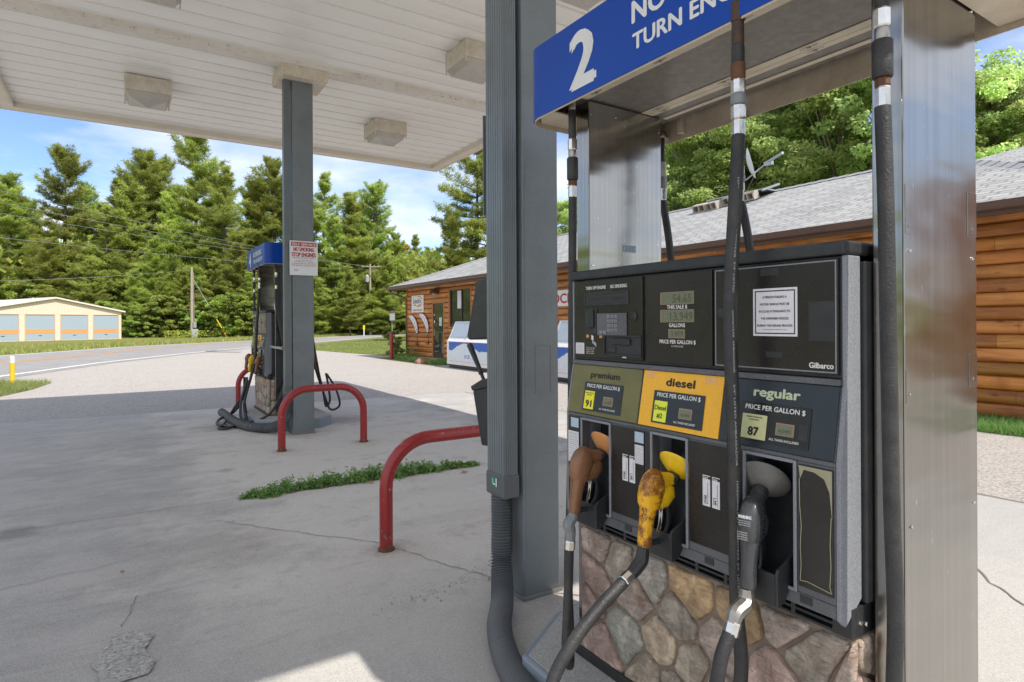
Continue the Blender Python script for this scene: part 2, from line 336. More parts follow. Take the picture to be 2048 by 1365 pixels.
M['line_white']=mat('road_white',(.80,.80,.78),.7,dirt=.2)
M['line_yellow']=mat('road_yellow',(.72,.33,.06),.7,dirt=.2)
M['crack']=mat('crack_dark',(.21,.185,.16),.95,dirt=.4)
M['tar']=mat('tar',(.045,.045,.048),.6)
def m_grass(name,a,b,c3):
    g=G(name); c=g.mix(g.ramp(g.noise(.35,5),(.4,0.),(.62,1.)),a,b); c=g.mix(g.ramp(g.noise(1.7,6,.7),(.5,0.),(.7,.7)),c,c3)
    c=g.mix(.5,c,g.ramp(g.noise(30,4,.8),(.3,.35),(.7,1.5)),'MULTIPLY'); return g.out(c,.95,0,g.bump(g.noise(25,5),.8,.05),.1)
M['turf']=m_grass('turf',(.16,.20,.05),(.24,.22,.08),(.33,.27,.13))
def m_leaf(name,a,b,tr=.35,ro=.55,nscale=.9):
    g=G(name); oi=g.n.new('ShaderNodeObjectInfo'); at=g.n.new('ShaderNodeVertexColor'); at.layer_name='tone'
    c=g.mix(g.ramp(g.noise(nscale,4,.6),(.35,0.),(.65,1.)),a,b)
    c=g.mix(1.,c,at.outputs[0],'MULTIPLY')
    hs=g.n.new('ShaderNodeHueSaturation'); g.l.new(c,hs.inputs['Color']); g.put(hs.inputs['Hue'],g.math('MULTIPLY_ADD',oi.outputs['Random'],.028,.497)); g.put(hs.inputs['Value'],g.math('MULTIPLY_ADD',oi.outputs['Random'],.4,.8))
    g.out(hs.outputs[0],ro,0,None,.3)
    tb=g.n.new('ShaderNodeBsdfTranslucent'); g.l.new(hs.outputs[0],tb.inputs[0]); ms=g.n.new('ShaderNodeMixShader'); ms.inputs[0].default_value=tr
    g.l.new(g.b.outputs[0],ms.inputs[1]); g.l.new(tb.outputs[0],ms.inputs[2]); g.l.new(ms.outputs[0],g.n['Material Output'].inputs[0]); return g.m
M['pine']=m_leaf('pine_needles',(.33,.39,.09),(.52,.54,.14),.55)
M['leaf']=m_leaf('broad_leaves',(.40,.52,.16),(.62,.69,.29),.66)
M['bush']=m_leaf('sunny_bush_leaves',(.26,.36,.07),(.42,.46,.10),.5)
M['weed']=m_leaf('weed_leaves',(.20,.33,.09),(.26,.40,.12),.3,nscale=8)
M['drygrass']=m_leaf('dry_grass_blades',(.27,.31,.08),(.40,.36,.13),.3)
M['lawn']=m_leaf('lawn_blades',(.24,.29,.09),(.33,.34,.13),.35,nscale=.5)
M['bark']=mat('bark',(.14,.11,.085),.9,dirt=.7,dc=(.06,.045,.035),ds=3,bump=.8,bs=12,bd=.03)
M['palebark']=mat('pale_bark',(.36,.33,.28),.85,dirt=.5,dc=(.16,.13,.1),ds=2,bump=.5,bs=14,bd=.02)
def m_log():
    g=G('stained_log'); a=g.n.new('ShaderNodeVertexColor'); a.layer_name='tone'
    v=g.mapn((9,.9,9)); n=g.noise(1.,7,.65,v,dist=.7)
    c=g.ramp(n,(.30,(.27,.085,.02)),(.47,(.52,.20,.045)),(.62,(.66,.28,.07)),(.78,(.48,.18,.04)))
    k=g.vor(1.,vec=g.mapn((3,1.9,5.3))); c=g.mix(g.ramp(k,(.07,.95),(.16,0.)),c,(.11,.028,.008)); k2=g.noise(2.1,4); c=g.mix(g.ramp(k2,(.55,0.),(.72,.5)),c,(.22,.065,.017))
    c=g.mix(.06,c,(.16,.10,.06)); c=g.mix(g.ramp(g.noise(1.,5,.6,g.mapn((3,.5,14))),(.60,0.),(.70,.6)),c,(.13,.06,.025)); c=g.mix(1.,c,a.outputs[0],'MULTIPLY'); return g.out(c,.45,0,g.bump(n,.35,.012),.45)
M['log']=m_log()
M['woodtrim']=mat('wood_trim',(.40,.155,.04),.5,dirt=.5,dc=(.24,.08,.02),ds=5)
M['brown_metal']=mat('brown_gutter',(.115,.065,.052),.4,dirt=.3,bump=.05)
M['soffit']=mat('brown_soffit',(.20,.10,.055),.6,dirt=.3)
M['door_dark']=mat('door_frame_dark',(.06,.045,.035),.4)
M['glass']=mat('window_glass',(.03,.035,.035),.06,dirt=.1,bump=.03,bs=3,spec=1.0)
def m_shingle():
    g=G('shingles'); uv=g.n.new('ShaderNodeUVMap'); uv.uv_map='UVMap'
    br=g.n.new('ShaderNodeTexBrick'); br.offset=.37; br.squash=1; br.inputs['Scale'].default_value=1; br.inputs['Brick Width'].default_value=.30; br.inputs['Row Height'].default_value=.14; br.inputs['Mortar Size'].default_value=.016; br.inputs['Bias'].default_value=0
    br.inputs['Color1'].default_value=(.22,.225,.235,1); br.inputs['Color2'].default_value=(.44,.44,.44,1); br.inputs['Mortar'].default_value=(.07,.07,.075,1)  # dark gap lines paint the shadows at the shingle tabs into the colour
    wp=g.n.new('ShaderNodeVectorMath'); wp.operation='ADD'; nn=g.n.new('ShaderNodeTexNoise'); nn.inputs['Scale'].default_value=2.5; nn.inputs['Detail'].default_value=3; g.l.new(uv.outputs[0],nn.inputs['Vector'])
    vs=g.n.new('ShaderNodeVectorMath'); vs.operation='SCALE'; vs.inputs[3].default_value=.02; g.l.new(nn.outputs[1],vs.inputs[0]); g.l.new(uv.outputs[0],wp.inputs[0]); g.l.new(vs.outputs[0],wp.inputs[1]); g.l.new(wp.outputs[0],br.inputs['Vector'])
    c=g.mix(.35,br.outputs[0],g.ramp(g.noise(160,3,.8),(.3,.14),(.7,.60))); c=g.mix(g.ramp(g.noise(.8,5),(.4,0.),(.7,.3)),c,(.42,.42,.40))
    return g.out(c,.9,0,g.bump(br.outputs[1],.6,.01),.2)
M['shingle']=m_shingle()
def m_deck():
    g=G('white_soffit_metal'); c=g.mix(g.ramp(g.noise(1.2,5,.6),(.4,0.),(.75,.4)),(.86,.845,.81),(.76,.735,.69))
    c=g.mix(g.ramp(g.noise(22,6,.75),(.70,0.),(.76,.5)),c,(.30,.22,.15)); return g.out(c,.38,0,g.bump(g.noise(1.1,2),.05,.05),.5)
M['deck']=m_deck()
def m_beam():
    g=G('stained_white_beam'); c=g.mix(g.ramp(g.noise(2.2,6,.7),(.4,0.),(.7,.5)),(.74,.70,.64),(.55,.49,.41))
    c=g.mix(g.ramp(g.noise(9,8,.8,g.mapn((1,2,1))),(.56,0.),(.66,.8)),c,(.26,.19,.12)); return g.out(c,.6,0,g.bump(g.noise(30,4),.2,.004))
M['beam']=m_beam()
M['fascia']=mat('fascia_white',(.72,.66,.56),.45,dirt=.35,dc=(.52,.44,.34),ds=3,bump=.05)
def m_enam(nm,a,b_,thr):
    g=G(nm); n=g.noise(7,8,.75); c=g.mix(g.ramp(n,(.42,0.),(.68,.8)),a,b_); c=g.mix(g.ramp(g.noise(16,8,.8),(thr,0.),(thr+.06,.85)),c,(.24,.12,.06))
    return g.out(c,.55,0,g.bump(n,.15,.004))
M['fix_white']=m_enam('fixture_enamel',(.66,.61,.53),(.48,.40,.31),.62); M['cap_rust']=m_enam('rust_stained_cap',(.68,.62,.52),(.50,.40,.28),.57)
M['lens']=mat('prismatic_lens',(.50,.47,.43),.35,dirt=.5,dc=(.33,.29,.25),ds=6,bump=.6,bs=110,bd=.003)
M['garage_wall']=mat('tan_siding',(.72,.62,.50),.6,dirt=.1,bump=.05)
M['garage_door']=mat('pale_blue_door',(.36,.44,.52),.5,dirt=.1,bump=.05)
M['orange']=mat('orange_stripe',(.72,.33,.12),.5,dirt=.1)
M['metal_roof']=mat('pale_metal_roof',(.74,.70,.66),.4,dirt=.1)
M['white_paint']=mat('white_enamel',(.74,.75,.77),.35,dirt=.25,dc=(.6,.6,.6),ds=5)
M['ice_blue']=mat('decal_blue',(.03,.12,.48),.4)
M['ice_mtn']=mat('decal_mountain',(.66,.72,.78),.4,dirt=.5,dc=(.38,.52,.68),ds=14)
M['freezer_glass']=mat('freezer_lid',(.36,.43,.50),.12,dirt=.3,ds=3,spec=.8)
M['pole_wood']=mat('pole_wood',(.40,.33,.27),.85,dirt=.5,dc=(.24,.17,.12),ds=3)
M['grey_box']=mat('grey_cabinet',(.34,.38,.40),.5)
M['cinder']=mat('cinder_block',(.46,.41,.35),.9,dirt=.4,bump=.5)
M['rock']=mat('red_rock',(.33,.16,.115),.85,dirt=.6,dc=(.4,.3,.22),ds=6,bump=.9,bs=12,bd=.03)
M['galv']=mat('galvanised',(.45,.47,.49),.4,.7,dirt=.3)
M['yellow_post']=mat('yellow_post',(.80,.55,.02),.5)
M['mortar']=mat('mortar',(.27,.21,.165),.95,dirt=.5,dc=(.17,.13,.10),ds=12,bump=.9,bs=50,bd=.004)
M['stone']=tone('stone_veneer',bump=1.0,bd=.014,bs=26)
M['pocket']=mat('pocket_dark',(.03,.03,.033),.6)
M['leafdry']=flat('dry_leaf',(.45,.24,.12))
# ------------------------------------------------------------------ ground
def sheet(name,pts,z,mat_,kind='structure',org=(0,0,0)):
    b=MB(); b.add([(x,y,z) for x,y in pts],[tuple(range(len(pts)))]); o=b.build(name,mat_,loc=org); tag(o,kind=kind); return o
g_=MB(); g_.add([(-900,-700,0),(900,-700,0),(900,1500,0),(-900,1500,0)],[(0,1,2,3)]); tag(g_.build('ground',M['turf'],loc=(0,0,0)),kind='structure')
near=[(-22,-60),(-12,-15),(-7.5,8),(-5.2,15.5),(-2.95,21.9),(-.8,27.5),(2.4,33.6),(6.4,39.7),(14.2,49.8),(21.5,60),(30,71.1),(46,90),(70,116)]
cen=[(-26,-58),(-15.5,-12),(-11,8),(-8,17),(-4.1,29.2),(1.2,42.1),(4.6,47.9),(8.6,53.4),(15.6,61),(24,71.5),(33,80.5),(50,98),(76,126)]
far=[(-31,-56),(-20,-9),(-15,9),(-11,21),(-5,36.5),(0,46.1),(3.4,50.2),(8.9,55.7),(17.4,64),(26.5,74.8),(35.6,84),(53,102),(80,131)]
def off(L,d):
    o=[]
    for i,p in enumerate(L):
        a=Vector(L[max(i-1,0)]); b=Vector(L[min(i+1,len(L)-1)]); t=(b-a).normalized(); n=Vector((t.y,-t.x)); o.append((p[0]+n.x*d,p[1]+n.y*d))
    return o
def strip(name,A,B,z,m):
    b=MB(); V=[(x,y,z) for x,y in A]+[(x,y,z) for x,y in B]; n=len(A); b.add(V,[(i,i+1,n+i+1,n+i) for i in range(n-1)]); return b.build(name,m,loc=(0,0,0))
tag(strip('road',off(near,.5),off(far,-.5),.010,M['asphalt']),kind='structure')
tag(strip('road_edge_line',near,off(near,-.17),.016,M['line_white']),kind='structure')
tag(strip('road_edge_line',far,off(far,.16),.016,M['line_white']),kind='structure')
tag(strip('road_centre_line',off(cen,.09),off(cen,.22),.016,M['line_yellow']),kind='structure')
tag(strip('road_centre_line',off(cen,-.22),off(cen,-.09),.016,M['line_yellow']),kind='structure')
lot=off(near,.5)[:8]+[(8.6,39.5),(9.0,37.5),(8.6,34),(9.2,29),(9.8,25.4),(30,25.4),(30,-40),(-12,-40)]
sheet('parking_lot',lot[::-1],.004,M['lot'])
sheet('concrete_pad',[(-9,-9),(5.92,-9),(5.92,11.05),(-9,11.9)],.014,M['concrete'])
# lot meets the store: darker grass strip handled below
def ribbon(name,pts,wd,z,m,rng):
    b=MB(); V=[];n=len(pts)
    for i,p in enumerate(pts):
        a=Vector(pts[max(i-1,0)]); c=Vector(pts[min(i+1,n-1)]); t=(c-a).normalized(); q=Vector((t.y,-t.x)); k=wd*rng.uniform(.5,1.2)
        V+= [(p[0]+q.x*k,p[1]+q.y*k,z),(p[0]-q.x*k,p[1]-q.y*k,z)]
    b.add(V,[(2*i,2*i+2,2*i+3,2*i+1) for i in range(n-1)]); return tag(b.build(name,m,loc=(0,0,0)),kind='structure')
def wiggle(a,b,n,amp,rng):
    o=[]; A=Vector(a);B=Vector(b); t=(B-A).normalized(); q=Vector((t.y,-t.x)); s=0
    for i in range(n+1):
        s=s*.7+rng.uniform(-amp,amp); p=A+(B-A)*(i/n)+q*s*(1 if 0<i<n else 0); o.append((p.x,p.y))
    return o
rg=random.Random(4)
ribbon('pavement_crack',wiggle((.55,4.85),(1.40,3.75),60,.009,rg)+wiggle((1.42,3.68),(1.72,2.9),40,.009,rg)[1:],.0028,.0185,M['crack'],rg)
ribbon('pavement_crack',wiggle((-5,5.55),(.86,5.36),120,.007,rg),.0025,.0185,M['crack'],rg)
ribbon('pavement_crack',wiggle((2.95,5.3),(5.9,5.28),40,.006,rg),.006,.0185,M['crack'],rg)
ribbon('pavement_crack',wiggle((-2.2,4.0),(.1,4.35),50,.016,rg),.002,.0185,M['crack'],rg)
ribbon('pavement_crack',wiggle((-.02,3.40),(.05,3.75),16,.008,rg),.002,.0185,M['crack'],rg)
ribbon('pavement_crack',wiggle((3.6,.9),(4.9,2.3),30,.03,rg),.006,.0185,M['crack'],rg)
ribbon('pavement_crack',wiggle((1.72,2.9),(2.3,1.9),20,.015,rg),.004,.0185,M['crack'],rg)
ribbon('pavement_joint',wiggle((5.92,-8),(5.92,11),80,.01,rg),.016,.0185,M['crack'],rg)
ribbon('tar_mark',[(5.0,33.5),(3.9,34.6),(3.6,35.8),(4.2,36.4),(5.6,36.6)],.12,.0185,M['tar'],rg)
def blob(cx,cy,rx,ry,n,rng,amp=.15):
    o=[]; ph=[rng.uniform(0,6.28) for _ in range(5)]
    for i in range(n):
        a=2*math.pi*i/n; k=1+amp*sum(math.sin((j+2)*a+ph[j])/(j+1) for j in range(5)); o.append((cx+rx*k*math.cos(a),cy+ry*k*math.sin(a)))
    return o
pb=[(-.13+.02*math.sin(i*.6)+.05*(i/14)**3,2.84+.034*i) for i in range(15)]+[(-.06+.022*i,3.34+.02*math.sin(i*2)) for i in range(6)]+[(.10+.02*math.sin(i*.7+1),3.28-.033*i) for i in range(14)]
sheet('pavement_patch',[(-.01+(x+.01)*.86+rg.uniform(-.006,.006),3.08+(y-3.08)*.88+rg.uniform(-.006,.006)) for x,y in pb],.0215,M['rough_patch'])
ribbon('joint_soil',wiggle((.84,5.34),(3.0,5.29),40,.014,rg),.035,.0187,mat('joint_soil_mat',(.16,.13,.10),.95,dirt=.6),rg)
# island kerbs
def kerb(off_,lab):
    t=thing('pump_island',lab,'kerb',(1.78,1.32+off_[1],0) if False else (1.78+off_[0],1.32+off_[1],0),'raised islands under the fuel pumps')
    ox,oy=off_
    pts=[(1.27,.45),(1.50,.2),(2.06,.2),(2.29,.45),(2.29,1.98),(2.0,2.24),(1.62,2.16),(1.30,1.96)]
    pts=[(x+ox,y+oy) for x,y in pts]
    b=MB(); b.prism(pts,lambda a,c,d:(a,c,d),.0,.148); b.build('kerb_edge',M['kerb_paint'],t,bevel=.012)
    cx0=sum(p[0] for p in pts)/8; cy0=sum(p[1] for p in pts)/8
    b=MB(); b.prism([(cx0+(x-cx0)*.955,cy0+(y-cy0)*.975) for x,y in pts],lambda a,c,d:(a,c,d),.1,.152); b.build('island_top',M['kerbtop'],t)
kerb((0,0),'low concrete island with grey painted edge under the near pump 2')
kerb((.20,8.19),'low concrete island with grey painted edge under the far pump 4')
# ------------------------------------------------------------------ canopy
cp=thing('station_canopy','wide flat white metal canopy roof over the fuel pumps','canopy',(2.0,5.5,0))
X0,X1,Y0,Y1,ZB=-1.565,5.64,-.565,11.72,4.70; ZD=4.794
b=MB(); p=.318; y=Y0+.18; prof=[]
while y<Y1-.18:
    prof+=[(y,ZD+.004),(y+.006,ZD+.034),(y+.030,ZD+.034),(y+.036,ZD+.002)]+[(y+.036+(p-.036)*k/6,ZD+.002-.013*math.sin(math.pi*k/6)+.010*k/6) for k in range(1,6)]; y+=p
prof=[q for q in prof if q[0]<Y1-.16]
V=[(X0+.05,a,c) for a,c in prof]+[(X1-.05,a,c) for a,c in prof]; n=len(prof)
b.add(V,[(i,i+1,n+i+1,n+i) for i in range(n-1)]); b.build('soffit_panel',M['deck'],cp)
b=MB()
for (a0,a1,c0,c1) in ((X0,X1,Y1-.02,Y1),(X0,X1,Y0,Y0+.02)): b.box(a0,a1,c0,c1,ZB,5.12)
for (a0,a1) in ((X0,X0+.02),(X1-.02,X1)): b.box(a0,a1,Y0+.021,Y1-.021,ZB,5.12)
b.box(X0,X1,Y0,Y1,5.121,5.16); b.build('fascia',M['fascia'],cp)
b=MB()
for (a0,a1,c0,c1) in ((X0+.022,X1-.022,Y1-.17,Y1-.022),(X0+.022,X1-.022,Y0+.022,Y0+.17),(X0+.022,X0+.17,Y0+.171,Y1-.171),(X1-.17,X1-.022,Y0+.171,Y1-.171)): b.box(a0,a1,c0,c1,ZB+.004,ZB+.018)
for (a0,a1,c0,c1) in ((X0+.17,X1-.17,Y1-.19,Y1-.171),(X0+.17,X1-.17,Y0+.171,Y0+.19),(X0+.171,X0+.19,Y0+.2,Y1-.2),(X1-.19,X1-.171,Y0+.2,Y1-.2)): b.box(a0,a1,c0,c1,ZB+.006,ZD+.03)
b.build('inner_trim',M['fascia'],cp,bevel=.004)
for yb in (7.87,2.62):
    b=MB(); b.box(X0+.2,X1-.2,yb,yb+.21,ZD-.055,ZD+.02); b.build('ceiling_beam',M['beam'],cp,bevel=.006)
b=MB(); b.box(X0+.3,X1-.3,Y0+.3,Y1-.3,ZD+.03,5.10); b.build('roof_core',M['fascia'],cp)
def light(x,y,lab):
    t=thing('canopy_light',lab,'light fixture',(x,y,ZD-.3),'square lights under the canopy')
    s=.275; b=MB(); b.box(x-s,x+s,y-s,y+s,ZD-.21,ZD-.006); b.build('housing',M['fix_white'],t,bevel=.008)
    b=MB(); s2=.255; zt=ZD-.211
    ring=[(x-s2,y-s2),(x+s2,y-s2),(x+s2,y+s2),(x-s2,y+s2)]
    V=[(a,c,zt) for a,c in ring]+[(x+(a-x)*.86,y+(c-y)*.86,zt-.075) for a,c in ring]+[(x,y,zt-.135)]
    b.add(V,[(0,1,5,4),(1,2,6,5),(2,3,7,6),(3,0,4,7),(4,5,8),(5,6,8),(6,7,8),(7,4,8),(3,2,1,0)]); b.build('lens',M['lens'],t)
    b=MB()
    for dx,dy in ((-1,-1),(1,-1),(1,1),(-1,1)): b.box(x+dx*s2-.007+dx*.012,x+dx*s2+.007+dx*.012,y+dy*s2-.007,y+dy*s2+.007,ZD-.262,ZD-.2112)
    b.each('corner_clip',M['fix_white'],t)
light(.28,9.70,'rust edged square light on the canopy ceiling left of the far column')
light(3.69,9.62,'smallest square light near the far right canopy corner')
light(3.64,6.45,'large square ceiling light partly hidden by the near grey column')
light(.20,6.42,'square ceiling light cut off by the top edge of the photo')
light(3.60,4.32,'square ceiling light just above the blue sign of pump 2')
# columns and downspouts
def column(x0,x1,y0,y1,lab,capy):
    t=thing('canopy_column',lab,'column',((x0+x1)/2,(y0+y1)/2,0),'grey steel canopy columns')
    b=MB(); b.box(x0,x1,y0,y1,0.01,ZD+.02); b.build('shaft',M['grey_paint'],t,bevel=.012,seg=3)
    b=MB(); b.box(x0-.012,x1+.012,y0-.012,y1+.012,.0,.035); b.build('base_rim',M['rusty_grey'],t,bevel=.006)
    b=MB(); b.box(x0-.16,x1+.16,capy,y1+.16,ZD-.19,ZD-.03); b.build('cap',M['cap_rust'],t,bevel=.01)
    return t
c1=column(1.725,1.955,2.57,2.82,'thick grey painted steel column standing beside pump 2',2.40)
b=MB()
for (a,c,d,e) in ((2.615,2.72,1.2,1.2),): pass
c2=column(1.825,2.092,8.05,8.30,'grey steel column carrying the self service sign beside pump 4',7.90)
b=MB() # inspection plate outline on near column
yf=2.5685
for (a,c,z0,z1) in ((1.80,1.90,1.328,1.331),(1.80,1.803,1.08,1.328),(1.897,1.90,1.08,1.328)): b.box(a,c,yf,2.5705,z0,z1)
b.build('plate_seam',M['crack'],c1)
def downspout(x0,x1,y0,y1,zb,path,r,lab,org):
    t=thing('downspout',lab,'downspout',org,'grey downspouts beside the canopy columns')
    b=MB(); n=7; pts=[]
    # fluted rectangular profile
    for i in range(n): 
        a=x0+(x1-x0)*(i+.12)/n; c=x0+(x1-x0)*(i+.88)/n; pts+=[(a,y0),(c,y0),(c+.001,y0+.004),(x0+(x1-x0)*(i+1.08)/n if i<n-1 else c+.002,y0+.004)]
    for i in range(n):
        a=y0+.008+(y1-y0-.01)*(i+.12)/n; c=y0+.008+(y1-y0-.01)*(i+.88)/n; pts+=[(x1,a),(x1,c),(x1-.004,c+.001),(x1-.004,min(y1,y0+.008+(y1-y0-.01)*(i+1.08)/n))]
    pts+=[(x1,y1),(x0,y1)]
    left=[]
    for i in range(n):
        a=y1-.004-(y1-y0-.01)*(i+.12)/n; c=y1-.004-(y1-y0-.01)*(i+.88)/n; left+=[(x0,a),(x0,c),(x0+.004,c-.001),(x0+.004,y1-.004-(y1-y0-.01)*(i+1.05)/n)]
    pts+=left
    b.prism(pts,lambda a,c,d:(a,c,d),zb,ZD-.02); b.build('pipe',M['grey_paint'],t)
    cx,cy=(x0+x1)/2,(y0+y1)/2
    b=MB(); b.box(x0-.008,x1+.008,y0-.008,y1+.008,zb-.09,zb+.03); b.build('coupling',M['corr'],t,bevel=.01)
    b=MB(); b.tube(path,r,seg=20,res=150,rf=lambda d,q:q*(1+.11*math.sin(2*math.pi*d/.0155))); b.build('corrugated_hose',M['corr'],t,smooth=True,ang=80)
    return t
ds=downspout(1.618,1.698,2.585,2.755,.64,[(1.655,2.675,.56),(1.65,2.665,.36),(1.635,2.645,.20),(1.56,2.52,.085),(1.42,2.32,.065),(1.30,2.05,.065),(1.235,1.75,.065),(1.2,1.3,.065)],.052,'ribbed grey downspout with corrugated hose bottom beside pump 2 column',(1.66,2.63,0))
b=MB(); b.box(1.6075,1.6095,2.64,2.70,.60,.65); b.build('sticker',[mat('green_sticker',(.03,.22,.13),.5)],ds)
b=MB(); b.box(1.6065,1.6074,2.645,2.655,.603,.646); b.box(1.6065,1.6074,2.66,2.685,.61,.618); b.text('S',(1.6064,2.69,.622),(0,-1,0),(0,0,1),.018,.02); b.build('sticker_lettering',M['white_ink'],ds)
ds2=downspout(1.725,1.808,8.06,8.16,.62,[(1.766,8.11,.55),(1.76,8.10,.36),(1.74,8.12,.22),(1.60,8.30,.10),(1.38,8.75,.07),(1.30,9.4,.07),(1.27,10.4,.07)],.055,'grey downspout strapped beside the far column next to pump 4',(1.766,8.11,0))
# small plate behind near column top
b=MB(); b.box(1.705,1.724,2.70,2.81,.5,.52)
t=thing('column_sign','narrow grey sign plate seen edge on behind the near column','sign',(1.72,2.93,2.05))
b=MB(); b.box(1.700,1.97,2.925,2.932,2.06,2.62); b.build('plate',M['grey_paint'],t,bevel=.002)
b=MB(); b.box(1.80,1.84,2.821,2.924,2.30,2.38); b.build('bracket',M['grey_box'],t)
# self service sign
t=thing('warning_sign','white and red self service no smoking sign on the far column','sign',(1.96,8.03,2.08))
b=MB(); b.box(1.782,2.138,8.026,8.034,2.08,2.527); b.build('plate',M['white_paint'],t,bevel=.004)
b=MB(); b.box(1.80,2.12,8.0235,8.0255,2.457,2.510)
U,Vv=(1,0,0),(0,0,1)
b.text('NO SMOKING',(1.96,8.0245,2.392),U,Vv,.052,.02,'c',.265); b.text('STOP ENGINES',(1.96,8.0245,2.322),U,Vv,.055,.02,'c',.305)
b.text('PERSONS UNDER AGE 16 PROHIBITED',(1.96,8.0245,2.225),U,Vv,.016,.0,'c',.305); b.text('FROM DISPENSING FLAMMABLE LIQUIDS',(1.96,8.0245,2.200),U,Vv,.016,.0,'c',.305)
b.build('red_lettering',M['red_ink'],t)
b=MB(); b.text('SELF SERVICE',(1.96,8.022,2.467),U,Vv,.032,.02,'c',.30); b.build('white_lettering',M['white_ink'],t)
b=MB(); b.text('BEFORE FILLING TANK',(1.96,8.0245,2.298),U,Vv,.013,.0,'c',.27); b.text('DO NOT FILL PORTABLE',(1.96,8.0245,2.270),U,Vv,.010,.0,'c',.2); b.text('CONTAINERS IN VEHICLES',(1.96,8.0245,2.252),U,Vv,.010,.0,'c',.24)
b.text('NO OPEN',(1.84,8.0245,2.150),U,Vv,.009,.01); b.text('FLAMES',(1.84,8.0245,2.134),U,Vv,.009,.01); b.lathe([(.003,0),(.003,.004)],(1.96,8.0255,2.095),(0,-1,0),8); b.build('small_print',M['black_ink'],t)
# hoop barriers
def hoop(x0,x1,y,lab,h=.70):
    t=thing('hoop_barrier',lab,'barrier',((x0+x1)/2,y,0),'red steel hoop barriers at the island ends')
    r=.30; pts=[(x0,y,0.01),(x0,y,h-r)]
    for k in range(1,10): a=math.pi/2*k/10; pts.append((x0+r-r*math.cos(a),y,h-r+r*math.sin(a)))
    pts.append((x0+r,y,h)); pts.append((x1-r,y,h))
    for k in range(1,10): a=math.pi/2*k/10; pts.append((x1-r+r*math.sin(a),y,h-r+r*math.cos(a)))
    pts+=[(x1,y,h-r),(x1,y,.01)]
    b=MB(); b.tube(pts,.042,seg=20,smooth=False); b.build('pipe',M['red'],t,smooth=True)
    for x in (x0,x1):
        b=MB(); b.lathe([(.054,.012),(.052,.026),(.043,.034)],(x,y,0),seg=18); b.build('foot_collar',M['rust_metal'],t)
hoop(1.387,2.38,3.635,'red steel hoop barrier behind the near column, closest to the camera')
hoop(1.482,2.432,7.11,'red steel hoop barrier standing in front of the far grey column')
hoop(1.62,2.62,11.15,'red steel hoop barrier behind the hoses of the far pump')
# service unit on column
t=thing('windshield_service_unit','black plastic towel dispenser and squeegee bucket on the near column','service unit',(1.84,3.0,.75))
pr=lambda a,c,d:(d,a,c)
b=MB(); b.box(1.74,1.94,2.821,2.90,.72,1.70); b.build('back_plate',M['black_plastic'],t)
b=MB(); b.prism([(2.901,1.712),(3.08,1.70),(3.20,1.368),(3.18,1.348),(2.901,1.362)],pr,1.735,1.94); b.build('towel_box',M['black_plastic'],t,bevel=.012)
b=MB(); b.prism([(2.901,1.14),(2.98,1.13),(3.12,1.075),(3.10,1.05),(2.901,1.09)],pr,1.715,1.965); b.build('bucket_rim',M['black_plastic'],t,bevel=.006)
b=MB(); b.prism([(2.901,1.09),(3.10,1.05),(3.0,.745),(2.901,.755)],pr,1.72,1.96); b.build('bucket',M['black_plastic'],t,bevel=.008)
t=thing('squeegee','black squeegee handle sticking out of the service bucket','squeegee',(1.78,3.0,1.1))
b=MB(); b.tube([(1.78,3.02,1.05),(1.78,3.10,1.15)],.011,seg=10,smooth=False); b.build('shaft',M['black_plastic'],t,smooth=True)
b=MB(); b.tube([(1.78,3.10,1.15),(1.78,3.125,1.18),(1.78,3.24,1.315)],[.016,.013,.019],seg=12,smooth=False); b.build('grip',M['rubber'],t,smooth=True)
